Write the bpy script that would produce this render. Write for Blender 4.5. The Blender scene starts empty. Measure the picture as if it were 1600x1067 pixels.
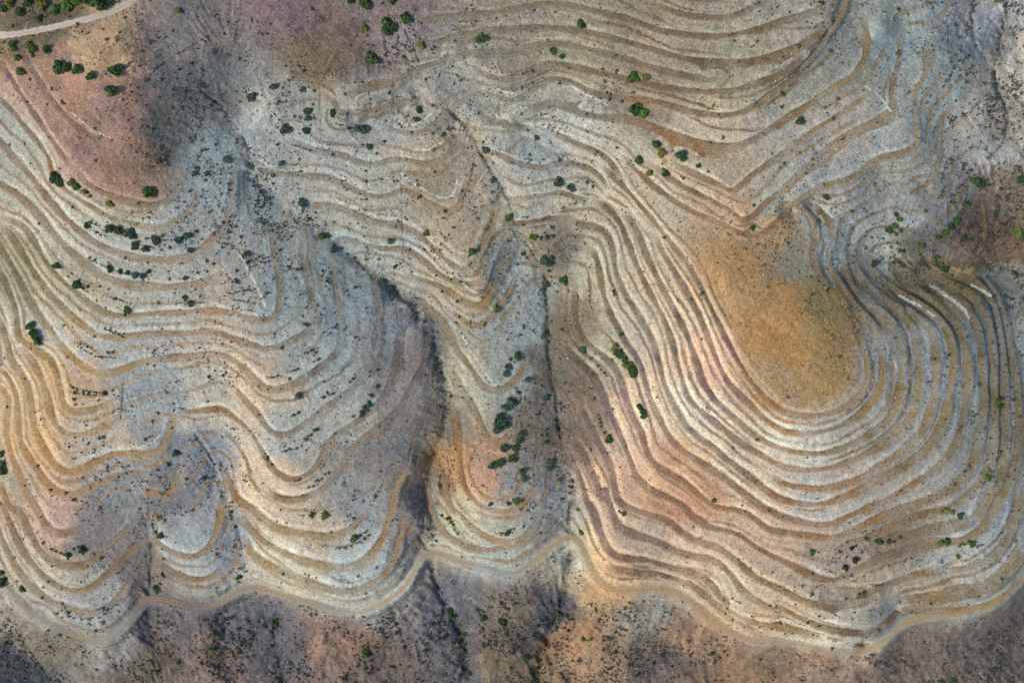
import bpy, math, random
import numpy as np
from mathutils import Vector

# ------------------------------------------------------------------ camera, light, exposure
D = 430.0                      # drone height above the reference level (m)
PXM = 0.30                     # metres per photograph pixel at the reference level
LEVEL = 2.6                    # metres between two terraces
scene = bpy.context.scene
cam_d = bpy.data.cameras.new("camera"); cam = bpy.data.objects.new("camera", cam_d)
scene.collection.objects.link(cam); scene.camera = cam
cam.location = (0, 0, D); cam.rotation_euler = (0, 0, 0)
cam_d.sensor_width = 36.0; cam_d.lens = 36.0 * D / (1600 * PXM)
cam_d.clip_start = 1.0; cam_d.clip_end = 20000.0
SUN_EL, SUN_AZ = math.radians(42), math.radians(246)     # azimuth clockwise from north (top of the photograph)
w = bpy.data.worlds.new("World"); scene.world = w; w.use_nodes = True
nt = w.node_tree; nt.nodes.clear()
sky = nt.nodes.new("ShaderNodeTexSky"); sky.sky_type = 'NISHITA'; sky.sun_disc = False
sky.sun_elevation = SUN_EL; sky.sun_rotation = SUN_AZ
bg = nt.nodes.new("ShaderNodeBackground"); bg.inputs[1].default_value = 0.15
wo = nt.nodes.new("ShaderNodeOutputWorld")
nt.links.new(sky.outputs[0], bg.inputs[0]); nt.links.new(bg.outputs[0], wo.inputs[0])
sl = bpy.data.lights.new("sun", 'SUN'); sl.energy = 3.25; sl.angle = math.radians(10); sl.color = (1.0, 0.93, 0.84)
so = bpy.data.objects.new("sun", sl); scene.collection.objects.link(so)
sdir = Vector((math.sin(SUN_AZ) * math.cos(SUN_EL), math.cos(SUN_AZ) * math.cos(SUN_EL), math.sin(SUN_EL)))
so.rotation_euler = sdir.to_track_quat('Z', 'Y').to_euler(); so.location = sdir * 600
scene.view_settings.view_transform = 'Standard'; scene.view_settings.look = 'None'
scene.view_settings.exposure = -0.06; scene.view_settings.gamma = 1.0

rng = np.random.default_rng(7); random.seed(7)
C = scene.collection

# ------------------------------------------------------------------ surveyed lines
KEYS = {}
for r_, y_ in enumerate((0, 267, 534, 800)):
    for c_ in range(4): KEYS['r%dc%d' % (r_, c_)] = (400 * c_, y_, 4.0)
KEYS.update(A=(1000, 600, 5.333), B=(1000, 760, 5.333), C=(1300, 600, 5.333), D=(1300, 760, 5.333),
            E=(850, 600, 5.333), F=(850, 760, 5.333), G=(1300, 400, 5.333), H=(1000, 900, 2.667), L=(440, 80, 6.667), M=(640, 80, 6.667), N=(600, 220, 6.667), O=(680, 340, 6.667), Q=(680, 480, 6.667), R=(420, 220, 6.667), S=(380, 440, 5.0), T=(80, 560, 5.0), P=(0, 0, 1.0))
ALB = 1.0
# terrace treads: level at start, level at end, width (photo px) | map sheet  u,v ...
TREADS = """
-1 -1 7|r1c2 560,-30 640,40 700,100 770,180 820,240 870,300 930,370 1000,460 1060,530 1120,620 1190,740 1240,850 1290,950 1340,1060|r2c2 1420,130|A 930,0 1010,80 1090,160 1180,225 1280,260 1400,275 1500,260 1600,240|C 130,190 210,120 260,40|G 290,1060 300,900 260,780 200,650 130,540 50,430|r1c3 400,770 340,700 290,600 270,500 300,400 290,300 200,230 140,235
-2 -2 8|r1c2 900,400 920,470 960,540 1020,640 1090,760 1160,880 1235,1060|r2c2 1280,130|A 740,0 830,90 920,180 1000,260 1090,330 1180,385 1280,410 1380,415 1480,400 1600,375|C 100,340 200,280 300,190 380,70|G 420,1060 420,900 400,780 360,640 300,540 200,430 130,320 60,220|r1c3 370,600 370,520 410,430 390,330 330,250 260,200
-3 -3 8|r1c2 700,250 760,340 800,420 840,530 900,650 960,780 1030,900 1080,1000 1110,1060|r2c2 1150,130|A 530,0 600,110 700,210 790,290 880,370 960,430 1060,490 1150,530 1250,560 1380,580 1500,580|C 0,565 150,510 300,430 450,330 540,200 580,0|G 590,850 570,740 520,620 440,520 340,430 250,380 190,310 130,200 100,130 90,40
-4 -4 8|r1c2 500,185 580,220 640,270 690,350 720,440 750,520 800,640 870,780 940,900 1000,1060|r2c2 1030,130|A 360,0 400,130 480,200 600,300 720,400 820,480 930,550 1050,610 1150,670 1250,705 1400,720 1600,700|C 150,650 300,570 450,490 540,400 640,310 700,180 730,0|G 720,850 700,700 650,560 580,470 480,390 400,330 300,250 220,150 190,60
-4.5 -4.5 8|A 1080,770 1200,830 1330,860 1500,880|C 0,860 150,820 280,770 400,690 520,610 620,530 720,440 780,350 830,200 860,0|G 870,900 850,700 820,600 700,520 640,460
-5 -5.5 8|r1c2 350,300 420,340 520,350 590,380 630,480 640,600 670,700 720,800 790,900 850,1010 880,1060|r2c2 920,130|A 200,0 260,130 320,250 380,350 480,440 600,520 700,610 800,690 900,760 1000,850 1100,920 1200,970 1350,1000 1500,1005|C 0,980 150,920 300,850 450,770 600,690 720,600 830,500 900,370 960,200 985,0|G 1010,900 1000,750 960,620 900,530 820,460 700,400 550,300 450,220 360,150 320,60
-6 -6.5 8|r1c2 460,480 510,490 545,600 565,750 600,870 650,960 700,1060|r2c2 790,100|A 50,0 80,120 140,250 200,370 260,470 350,560 450,610 550,680 660,750 780,840 900,940 1000,1010|B 1000,170 1100,210 1200,260 1330,290 1450,320 1600,320|D 150,240 300,180 450,120|C 560,910 680,830 800,760 900,680 980,600 1040,470 1080,330 1110,200 1130,0|G 1130,850 1100,700 1040,590 960,500 850,400 750,320 600,250
-7 -7.5 8|r1c2 400,700 390,850 400,960 440,1060|r2c2 560,80 640,150 690,260|E 690,160 760,310 830,440 850,560 900,660 1000,720 1100,770 1220,850 1300,940 1400,1010|B 590,165 700,180 800,190 900,230 1000,300 1060,365 1200,380 1400,410 1600,435|D 130,390 280,310 450,230 600,190 750,130|C 900,930 1000,860 1120,740 1190,620 1220,450 1250,300 1270,150|G 1260,1060 1250,850 1230,700 1190,560 1140,450 1060,360
-8.3 -8.5 8|D 0,570 150,460 300,420 400,380 550,300 700,240 850,200 1000,180 1100,100|C 1210,850 1290,740 1330,600 1360,450 1355,250|G 1340,1060 1350,850 1330,700 1300,550 1240,420 1150,320 1000,240 850,200
-8 -10.5 8|r2c2 300,0 350,60 430,140 520,220|E 450,0 500,130 560,270 620,400 670,510 720,640 770,770 850,870 950,910 1050,950 1150,1010|F 1150,150 1220,240 1300,290|B 600,350 720,360 830,400 960,500 1100,580 1250,640 1400,730 1500,770 1600,790|D 150,730 300,650 400,600 550,550 700,510 850,470 1000,470 1150,430 1250,350 1320,250 1380,130 1440,0|C 1450,850 1500,740 1550,600 1560,300|P 1588,600 1580,560 1570,500 1560,470 1535,430
-9.4 -9.4 10|D 400,480 600,410 800,360 1000,330 1150,290 1240,220 1290,120 1340,0|C 1390,900 1430,700 1440,500 1430,250|G 1430,1060 1430,800 1390,560 1380,400 1300,280 1150,200 1000,150
-9 -9.8 8|E 280,130 330,250 400,380 450,480 500,580 550,680 570,780 600,900|F 590,50 620,130 700,180 800,210 900,240 1000,260 1070,310 1150,390 1250,450 1400,490 1480,520 1560,590|B 850,660 950,760 1050,800 1150,840 1250,900 1350,950 1450,980|D 0,1010 150,990 280,960 400,900
-10 -12 9|E 200,420 280,530 340,620 400,750 440,850 500,980|F 500,0 540,130 580,240 620,330 700,380 800,410 900,440 1000,490 1100,540 1250,590 1400,610|B 680,650 760,740 850,870 950,940 1050,1000 1180,1050|H 560,115 640,160 720,200 800,225 900,240 960,240 1010,210 1060,150 1150,130 1250,100 1380,85 1480,50 1540,0|D 1480,760 1560,600 1600,480
-11 -12.6 9|E 230,640 290,750 330,870 360,1000|F 380,130 430,260 480,420 530,540 620,590 730,610 830,600 950,640 1100,690 1300,740 1380,800 1450,900 1550,990|H 340,125 400,170 500,205 600,210 690,240 760,250
-13 -13.2 9|F 500,640 560,700 700,700 820,730 950,720 1080,770 1230,810 1290,870 1400,960 1500,1040|H 300,100 370,160 440,215 520,245
-11 -11 9|D 960,700 1100,690 1200,660 1300,610 1400,520 1470,430 1500,330 1560,150 1585,0
-12 -12 9|D 560,950 700,930 850,930 1000,890 1150,860 1280,820 1380,740 1460,660 1530,560 1600,420
-13 -13 9|D 550,1040 700,1030 900,1045 1100,1030 1300,990 1400,940 1500,850 1600,700
-10.4 -10.4 9|D 0,870 100,860 230,900 400,850 600,760 750,720 900,700
0 1.2 7|r1c2 700,-80 800,20 900,110 1000,180 1100,240 1200,290 1330,340 1450,400 1530,410 1600,380|r1c3 60,310 130,240 180,190 280,130 380,80 500,60 600,0|r0c3 640,1010 700,985 800,970 900,930 940,870 930,800 910,700 900,620 920,560 980,500 1000,400 990,330 1000,250
0.8 1.5 7|r1c2 870,-40 950,20 1050,90 1150,140 1250,190 1370,250 1440,320|r1c2 1500,290 1560,230 1600,190|r1c3 100,120 170,60 230,0|r0c3 250,1030 330,960 430,890 520,830 600,790 700,780 790,740 790,700 775,640 770,540 800,450 820,370 820,280 830,180
1.8 2 7|r1c2 1000,-40 1100,0 1200,50 1300,90 1380,140|r1c2 1440,80 1500,30|r0c3 0,1030 60,990 150,920 250,850 320,790 420,740 500,680 580,620 650,580
1 3.2 8|r0c2 0,760 60,730 150,680 220,640 280,640 350,680 450,720 580,740 700,740 800,770 900,810 1000,850 1150,900 1300,930 1400,920 1500,880|r0c3 0,820 60,780 150,720 250,660 350,590 450,530 540,480 590,400 620,320 620,230 600,120
-1 5.4 8|r0c1 780,790 860,820 950,840 1040,830 1120,780 1200,700 1300,620 1400,580 1500,600 1600,640|r0c2 60,610 150,540 250,490 380,510 450,560 560,600 700,620 860,630 1000,660 1100,700 1200,715 1350,725 1450,700 1550,650|r0c3 30,580 90,550 150,490 230,400 310,320 380,200 440,120 480,30 490,-60
2.5 5.6 8|M 640,200 750,230 900,290 1050,320 1200,260 1400,165|r0c2 230,400 350,410 500,450 700,490 860,530 950,550 1100,565 1250,580 1400,570 1600,500|r0c3 80,470 180,400 250,340
1 5.5 7|r0c1 530,600 650,570 780,540 860,510 930,480 1000,430 1150,390 1280,340 1400,320 1600,340|r0c2 60,290 200,270 350,280 480,310 600,340 750,380 850,420 1000,460 1150,490 1290,515
4 6 8|r0c1 1020,290 1150,260 1250,220 1400,190 1600,190|r0c2 150,170 350,180 550,220 700,260 850,300 1000,350 1150,380 1300,400 1450,400 1600,365|r0c3 100,330 200,290 300,230 390,150
5 7 8|r0c1 1000,150 1150,110 1300,90 1450,85|r0c2 0,60 100,40 250,20 400,40 550,80 700,110 820,150 900,190 1100,220 1250,235 1400,215 1500,195 1600,170|r0c3 100,130 200,110 330,60 400,0
7 7.5 7|r0c2 880,20 950,50 1050,90 1200,110 1350,115 1450,80 1550,20 1600,-40
8.3 8.3 7|r0c2 1050,-10 1200,10 1350,0
1.5 1.5 7|r0c1 560,710 750,690 850,650 1000,620 1080,590
-2 -2 7|r0c1 200,870 320,930 450,960 560,970 640,1020 740,1040 860,990 950,1000 1080,1040 1170,990 1230,930 1290,880
0.5 -1 8|r0c1 1380,730 1480,765 1600,780|r0c2 60,790 150,830
-0.5 -1 8|r0c2 230,830 300,850 400,900 480,930 560,960 640,1040|r1c2 680,60
-1.7 -2 7|r0c1 1440,940 1530,970|r0c2 0,1010 100,1040 200,1060 300,1010 400,1030 500,1060|r1c2 560,40 600,130
-3 -3.5 6|r1c2 -100,160 0,180 100,170 230,150 300,130 400,170 500,190
-4 -4.5 6|r1c2 -60,330 0,335 130,320 270,290 350,300
-6 -6.2 6|r1c2 330,480 400,490 460,480
1.6 0.2 9|r1c0 480,20 530,70 620,130 720,170 850,210 970,220 1060,180 1120,110 1140,30
1.6 1.6 6|r0c0 0,400 60,480 110,560 160,640 220,720 290,830 380,960 450,1050
2.4 2.4 6|r0c0 60,240 110,290 170,380 230,490 290,590 350,670 420,740 500,810 580,870 680,890
0.4 -0.4 6|r0c0 -40,560 0,620 80,700 150,790 220,870 310,980|r1c0 330,50 400,110 450,150 550,210 650,280 780,320 900,350 1000,360 1100,320 1180,260 1230,180 1240,120
-1 -1.5 9|r0c0 -60,820 0,880 60,960 120,1020|r1c0 160,0 230,80 320,200 400,290 500,380 600,460 750,520 900,550 1080,560 1200,540 1300,460 1400,360 1440,250 1460,100 1470,0
-2 -2 9|r1c0 -60,60 0,80 100,140 200,230 270,310 350,420 430,500 520,570 620,650 750,700 900,725 1050,730 1250,710 1370,670 1420,640
-3 -3 8|r1c0 0,300 60,310 150,340 220,450 300,600 400,700 500,780 580,850 680,900 800,910 950,890 1150,890 1300,870 1450,880|r1c1 0,940 100,930 150,860 150,750 130,600 110,480 100,330
-4 -4 8|r1c0 -20,340 60,380 130,500 200,620 280,740 370,830 450,910 530,980 600,1030 700,1045 900,1020 1150,1020 1300,985|r2c0 1600,30|r2c1 50,45 150,35|r1c1 230,1060 330,1010 380,930 370,870 340,780 320,680 290,520 300,400 300,270
-5 -5 9|r1c0 -40,400 0,480 60,570 120,680 180,800 250,920 330,1010|r2c0 350,0 420,70 490,130 560,180 650,210 740,180 850,140 980,100 1200,100 1350,70 1450,100 1550,190|r2c1 0,250 60,310 180,290 300,240 400,160 480,90 540,30|r1c1 530,980 520,850 490,650 460,500
-6 -6 9|r1c0 -40,560 0,640 50,740 110,880|r2c0 100,0 240,60 320,110 350,200 380,300 390,400 440,440 550,430 650,400 730,370
-6.5 -6.2 8|r2c0 1420,260 1500,320 1560,400|r2c1 0,440 60,530 130,590 200,580 300,520 400,430 500,370 630,280 700,160 740,80 770,0|r1c1 760,800 740,650 680,600
-7 -7 9|r2c0 120,20 190,110 250,200 290,320 310,430 350,530 420,580 500,590 600,560 680,510 720,470
-7.3 -7.3 7|r2c0 1100,430 1200,430 1300,430 1380,410 1450,460 1510,510|r2c1 -30,560 20,650 80,760 140,830 220,870 310,840 370,790 410,720 440,650 500,580 640,500 760,400 820,330 850,230 870,100 900,0|r1c1 900,900 880,800
-8 -8 9|r1c0 -20,900 30,1020|r2c0 40,0 60,100 120,190 170,260 200,400 210,530 250,630 310,730 370,800 450,820 520,790 600,750 700,700 800,690 920,710 1000,690 1050,600 1080,500 1100,430
-8 -8.5 6|r2c0 1220,570 1300,575 1380,550
-8.2 -7.2 8|r2c1 60,930 130,980 230,995 330,970 420,920 480,850 530,780 570,700 640,620 750,560 830,500 900,420 960,320 1000,230 1050,120 1090,0|r1c1 1060,960
-9 -9 9|r2c0 -30,150 0,170 60,230 110,330 110,500 120,620 170,700 230,800 290,890 370,950 460,950 560,920 650,870 750,830 850,820 950,840
-9.6 -9.8 8|r2c0 860,900 930,940 1050,970 1100,900 1110,830
-10 -10 8|r2c0 -40,270 0,290 70,340|r2c0 30,500 50,650 100,780 150,900 200,1000 240,1067|r3c0 280,80 350,140 430,130 540,90
-11 -10.5 9|r2c0 -20,850 50,1000|r3c0 30,-40 140,0 180,120 230,220 300,290 400,340 500,340 580,310 640,240 720,170 800,100 880,40
-12 -11.5 9|r3c0 -40,-120 40,0 80,120 130,230 200,320 280,410 370,470 470,500 560,480 650,410 720,350 780,280 850,210 930,150
-13 -12.5 8|r3c0 -30,60 30,200 80,310 150,420 220,490 300,550 400,590 480,620 580,640 680,590 760,520 830,400
-11 -11 9|r3c0 930,50 980,80 960,180 1020,220 1100,260 1200,290 1280,250 1330,180 1370,80 1390,0|r2c0 1400,950
-12 -12 9|r3c0 970,300 1050,360 1130,400 1250,430 1340,400 1400,340
-10 -9 9|r2c0 1390,760 1440,900 1480,1000|r3c1 -20,-30 60,70 150,110 300,130 450,160 560,130 640,60 720,-20
-11.2 -9 10|r3c0 1480,0 1540,80 1600,140|r3c1 60,190 150,240 250,290 380,330 500,350 600,350 680,310 740,250 780,180 820,80 850,0|r2c1 860,940 900,850 980,790
-12.5 -10 10|r3c0 1530,160 1560,250 1600,290|r3c1 120,350 220,400 350,450 480,490 580,500 680,470 780,410 850,340 890,200 920,80 960,0
-3 -3 7|r1c1 -20,-20 120,20 280,30 450,40 560,90 650,140 760,170 850,150 920,110 1020,170 1100,220 1200,270 1260,240 1310,150 1350,50 1400,-30
-4 -4 8|r1c1 300,270 340,220 450,220 550,240 650,290 750,330 880,340 1000,380 1080,460 1150,530 1220,590 1300,620 1370,580 1420,480 1450,370 1490,250 1520,170
-5 -5 7|r1c1 460,500 500,430 600,430 700,470 800,490 930,480 1050,560 1150,660 1250,700 1350,715 1420,690
-6 -6 8|r1c1 950,660 1100,700 1200,750 1270,800 1340,840 1400,850 1450,800 1490,700 1530,600 1590,520 1640,430
-7 -7 7|r1c1 1200,860 1280,920 1350,980 1420,960 1480,900 1560,800 1640,650
-8.5 -8.5 8|r1c1 900,770 960,800 1050,850 1130,900 1180,960 1220,1030|r2c1 1250,60 1320,130 1380,230 1430,290 1500,310 1560,290 1640,230 1720,60
-9.3 -9.3 8|r2c1 1200,150 1280,280 1350,400 1410,520 1450,620 1520,660 1600,560
-10 -10.5 8|r2c1 1220,400 1250,520 1270,650 1280,800 1300,900 1350,980 1420,1040 1500,1060|r3c2 0,0 80,-60 150,-160
-12 -11.5 8|r2c1 1140,720 1160,850 1200,980 1230,1060|r3c1 1260,0 1330,80 1400,140 1500,180 1600,190|r3c2 80,150 150,80 190,-20
-11.2 -11 7|r3c1 1330,-30 1390,0 1460,30 1600,40|r3c2 60,20 130,-80
3.4 3.6 7|M 480,30 640,25 800,60 1000,40 1180,45
-0.2 -0.4 7|L 420,470 560,520|L 560,640 760,660 950,630 1080,600 1230,550 1400,490
-13 -12.5 8|r2c1 1080,900|r3c1 1080,0 1130,80 1200,150 1300,210 1400,240 1500,230 1590,210|r3c2 60,200 150,160 230,90 280,0
-1.5 -3 6|r0c3 1170,650 1110,710 1070,760 1070,850 1080,950 1050,1050|r1c3 1000,90 900,130 820,150
-4 -4 6|r1c3 1010,350 1090,300 1150,240 1190,150 1200,50
-6 -6 6|r1c3 1340,150 1350,300 1350,420 1330,500 1250,540
"""
# other height readings: level | x,y ...
SPOTS = """
0.6|P 1200,450 1230,520 1260,570 1150,440 1280,500
0.0|P 1120,380 1200,400
-0.3|P 1170,365 1225,365
3.2|P 110,110 150,70
3.0|P 180,180 130,170 200,90
2.0|P 230,230 210,140 60,30
1.0|P 240,60 300,20
0.2|P 290,180 260,240 300,110
-0.8|P 330,150 340,230
-1.8|P 375,170 385,250 360,90
0.5|P 440,60 420,150
2|P 480,60 540,110 450,20
4.5|P 600,20 640,60
6|P 760,5
9|P 1100,-60 1200,-60
7|P 900,-50
-2.2|P 400,220 420,260 385,330
-1.5|P 460,190
4|P 1380,40 1400,-30
3|P 1440,0
0|P 1520,0 1500,90
-2.5|P 1540,60 1540,150
-4|P 1565,60 1560,130 1570,180 1548,245
-3|P 1600,60 1620,160
-6.5|P 1545,300 1560,350
-5|P 1600,280
-2.5|P 1280,345
-4|P 1330,380
-6|P 1400,395
-8.5|P 1470,410
-11|P 1560,415 1610,430
-1.5|P 1350,300 1380,270
-3.5|P 1440,290
-10|P 1600,500
-12|P 1620,650
-14|P 1640,800
-15|P 1600,900
-9|P 696,620 692,560
-7.7|P 668,500
-10.1|P 690,700 686,760
-11.3|P 664,800 662,830
-6.8|P 640,470
-9|P 872,560
-7.8|P 868,480 862,440
-5.3|P 850,400
-4.2|P 800,340
-2.8|P 760,250
-1.2|P 738,210
-11|P 880,660
-12.4|P 890,740
-13.4|P 895,810
-16|P 885,900
-19|P 870,960
-22|P 850,1060
-23|P 840,1120
-17|P 700,900
-20|P 705,980 715,1040
-17.5|P 650,960
-22|P 640,1080
-17.8|P 760,940 790,1000
-20.5|P 780,1060
-13.3|P 235,900
-16.5|P 240,970
-16|P 150,1020
-15|P 60,960
-19|P 60,1020
-24|P 10,1060
-22|P 60,1090
-17|P 350,960 330,990
-19|P 430,990 425,960
-21|P 430,1060
-17|P 500,990 540,980
-19.5|P 330,1060 540,1050
-13.2|P 380,900
-16|P 960,950 1000,960
-20|P 950,1050 1050,1050
-17|P 1150,1010
-18|P 1250,1040 1400,1010
-17|P 1350,1010
-19.5|P 1480,1020
-23|P 1560,1040 1500,1080
-19|P 1580,960
-11.7|P 5,700
-13|P -10,800
-16|P -10,930
-9.9|P 360,780 355,740
-8.8|P 330,690
-8.3|P 285,690
-9.3|P 292,745
-10.2|P 292,790
-11.8|P 372,830
-10.3|P 238,800
-0.5|P -60,40
"""
TRACK = "r3c0 -60,330 0,420 60,490 130,570 210,650 320,710 440,760 540,800 640,800 730,760 800,690 860,610 910,550 980,530 1080,560 1200,590 1320,590 1420,540 1500,480 1590,460|r3c1 100,500 250,540 400,590 520,620 650,630 760,590 850,530 940,460 980,380 1010,300 1070,250 1150,260 1280,310 1450,350 1600,400|r3c2 80,350 170,280 250,210 320,160 380,160 430,200 460,290 500,370 560,440 640,490 760,490 880,480 1000,490 1100,540 1180,610 1280,690 1380,760 1500,800|r3c3 0,800 150,810 300,850 450,870 580,880 680,840 760,770 850,690 950,660 1100,640 1250,620 1400,580 1500,500 1600,400|P 1640,860 1680,800"
ROAD = "r0c0 -260,215 -100,225 0,222 100,215 250,190 400,155 550,120 680,80 780,35 860,-15 960,-90 1100,-220"
# ditches and stream beds: depth (m), width px, darkness | ...
DITCHES = """
0.6 2.4 0.22|r0c1 880,170 900,300 870,420 860,520 860,700 850,900|r1c1 900,-200 905,0 915,200 920,400 925,600
0.8 2.5 0.3|r0c1 800,230 810,330 850,450
0.9 2.5 0.35|r0c1 930,190 980,270 1020,390
0.8 2 0.3|r0c1 890,220 900,320 940,390 990,430
0.7 2 0.2|r0c1 380,380 400,500 405,700 410,870
0.8 2.5 0.35|r0c0 1250,560 1380,660 1470,780 1530,880 1560,940
0.7 2 0.3|r0c0 1250,760 1330,850 1390,890
0.8 2.5 0.3|r0c1 0,430 40,550 80,680 130,790
1.2 4 0.4|r0c1 1200,680 1300,780 1350,850 1390,930|r1c1 1470,0 1540,110 1600,220|r1c2 30,400 110,470 160,560 200,640 220,720
0.9 3 0.3|r0c1 1390,930 1360,1030|r1c1 1350,50 1290,190
0.6 2 0.3|r0c0 940,470 1010,400 1100,350 1200,290 1300,230 1380,175 1500,130
0.9 7 0.34|r1c1 450,400 500,470 600,540 700,610 800,700 880,770 960,830 1060,960|r2c1 1120,20 1150,150 1180,260 1190,380 1180,500 1150,620 1110,700 1090,800 1060,900|r3c1 1040,0 1040,100 1020,220
1.5 5 0.4|r1c2 200,700 230,850 220,1000|r2c2 230,100 260,260 280,420 300,560 330,700 360,830 390,920|r3c2 370,0 350,100 360,170
2.5 9 0.5|r3c2 380,250 360,400 320,520 290,640 240,700 210,850 170,950 140,1060 120,1200
2.5 10 0.5|r3c1 1090,330 1120,430 1180,550 1230,650 1290,760 1310,900 1310,1060
1.5 8 0.4|r3c1 130,640 110,750 140,900 170,1060
1.4 5 0.6|r0c3 1510,-60 1490,100 1440,300 1410,450 1430,570 1480,650 1500,750 1490,860 1440,940 1380,990
1.2 4 0.4|r0c3 1285,0 1270,100 1280,220 1310,300 1340,360
0.8 2.5 0.3|r1c3 340,180 440,280 540,360 620,430 700,500 800,550
1.5 6 0.45|r1c3 700,570 850,575 1000,580 1150,590 1280,580 1400,590 1600,640
1.0 3 0.35|r1c3 1430,250 1410,400 1420,520 1440,570
0.8 2.5 0.35|r2c0 1220,580 1300,680 1350,780 1330,900 1290,1000
0.8 2.5 0.35|r2c0 1380,730 1400,850 1410,980 1440,1067|r3c0 1480,60 1510,200 1530,350
0.8 3 0.3|r3c0 945,180 950,300 945,420 930,520
0.8 3 0.25|r2c0 780,200 770,350 760,470
1.0 4 0.4|r3c0 100,740 180,860 260,960 330,1060
"""
# pale bare strips (chalky cuts and stone lines): width | ...
PALES = """
2.2|r1c0 1495,510 1530,580 1570,650 1600,710|r1c1 60,850
2.5|r2c1 265,80 290,140 315,210
3.5|G 820,240 900,290 970,345 1050,400 1110,460 1140,520
3|G 1170,245 1250,285 1320,330
2.5|G 560,330 680,390 740,420
2.5|G 800,460 850,500
1.8|N 170,340 260,420|N 400,500 500,560 600,600 700,590 745,520 760,400
1.8|O 0,190 60,230 130,300 230,370 330,385
1.6|O 0,390 80,450 150,540 260,650 350,750 440,790
1.8|N 330,90 430,110 520,60 600,20
1.6|M 880,370 980,430 1080,440
1.8|M 960,660 1050,660 1150,600 1190,560
1.8|L 1170,690 1250,760 1380,780 1480,720 1560,650
1.6|L 720,890 800,970 900,1050|R 1000,110 1080,170
1.6|Q 200,190 290,300 350,440 420,520|Q 520,700 600,790 640,830
1.6|r0c2 370,540 450,590 530,620 600,660
1.6|T 1060,390 1180,380 1280,350
1.6|T 200,820 300,770 420,720|T 700,700 800,650 870,580 890,480
1.6|r0c0 450,705 530,780 620,840 700,865
2|C 1230,880 1190,990 1150,1060|D 1140,230
2|r0c3 610,540 700,600 770,700
"""

VALLEYS = """
3.5 12|r1c1 450,400 500,470 600,540 700,610 800,700 880,770 960,830 1060,960|r2c1 1120,20 1150,150 1180,260 1190,380 1180,500 1150,620 1110,700 1090,800 1060,900|r3c1 1040,0 1040,100 1040,200
3.5 12|r1c2 30,400 110,470 160,560 200,640 220,720 230,850 220,1000|r2c2 230,100 260,260 280,420 300,560 330,700 360,830 390,920|r3c2 370,0 350,100
4 14|r3c2 380,250 360,400 320,520 290,640 240,700 210,850 170,950 140,1060 120,1200
4 14|r3c1 1090,330 1120,430 1180,550 1230,650 1290,760 1310,900 1310,1060 1310,1200
3 14|r3c1 130,640 110,750 140,900 170,1060 170,1200
0.9 10|r0c3 1510,-60 1490,100 1440,300 1410,450 1430,570 1480,650 1500,750 1490,860 1440,940 1380,990|r1c3 1330,120
2.5 12|r1c3 700,520 850,575 1000,580 1150,590 1280,580 1400,590 1600,640
1.1 9|r2c0 1220,580 1300,680 1350,780 1380,900 1410,980 1440,1067|r3c0 1480,60 1510,200 1530,350 1500,420
2 8|r2c0 940,1000|r3c0 940,60 945,180 950,300 945,420 930,520
2.5 12|r3c0 930,640 960,780 980,950 1000,1150
1.8 9|r0c1 1200,680 1300,780 1350,850 1390,930|r1c1 1470,0 1540,110 1600,220
3 14|r3c0 -100,560 100,740 180,860 260,960 330,1060 400,1200
1.5 8|r0c0 1380,665 1530,880 1560,940|r1c1 -50,-20 60,120 200,240 300,300 420,370
"""

RIMS = """
3|r1c3 150,245 230,262 280,310 275,380 250,450 250,530 260,600 330,740 400,850 480,950 545,1060|r2c3 570,60 600,150 590,230 540,300 450,360 350,410 230,440 120,410 60,350 0,290|r2c2 1500,180 1400,30|r1c2 1380,1060 1290,900 1200,720 1140,610 1060,490
"""
WILD = "1230,490,95 1180,400,40 1255,560,85 140,150,105 60,60,130 200,215,60 290,90,120 280,190,75 400,40,110 520,30,90 560,90,55 600,20,60 400,190,38 1590,60,60 1600,180,70 1580,300,60 1500,60,45 1450,395,40 1500,360,50"

HEDGES = """
r1c0 540,325 620,345|r1c0 640,370 750,400 860,425|r1c0 590,380 660,410|r1c0 920,425 1000,438 1090,435|r1c0 1110,440 1180,415 1240,375|r1c0 830,455 960,480|r1c0 820,480 930,497|r1c0 545,540 620,580 680,600|r1c0 680,610 800,650 930,660|r1c0 480,680 570,740|r1c0 470,710 550,755|r1c0 700,795 820,830|r1c0 720,850 830,900|r1c0 1100,830 1270,825|r1c0 1450,860 1600,880|r1c0 1430,770 1600,740|r1c0 660,990 770,1035|r1c0 1440,800 1590,830|r2c0 440,280 560,315 660,320|r2c0 440,310 500,330 600,332|r2c0 480,20 540,65 620,95|r2c0 500,0 600,60|r2c0 620,95 720,100|r2c1 60,225 160,210|r2c1 195,190 275,165|r2c1 300,75 390,40|r2c1 360,125 410,105|r2c1 400,350 500,315|r2c1 220,465 290,435|r2c1 300,597 390,545|r2c1 170,682 260,665|r2c1 310,915 380,895|r2c1 370,870 420,850|r3c1 590,180 650,150 700,110|r3c1 490,228 640,200 700,145|r3c1 1070,100 1100,150 1140,190|r3c1 1130,0 1190,40 1250,90 1300,150|r3c1 1500,135 1600,130|r3c0 310,225 370,250 430,275|r0c1 480,770 590,800 720,815|r0c1 220,900 340,940|r1c2 170,418 270,405|r2c2 530,150 600,215|r1c3 1060,430 1180,330 1220,220|r1c1 20,125 50,130 58,180 50,220 20,230|r1c0 1350,440 1480,470 1560,600|r1c1 1490,250 1440,370|r1c1 1400,470 1350,530
"""

NOGAP = "1365,955,50 1365,35,42 1240,735,60 1330,30,40 1180,900,60"
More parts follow.
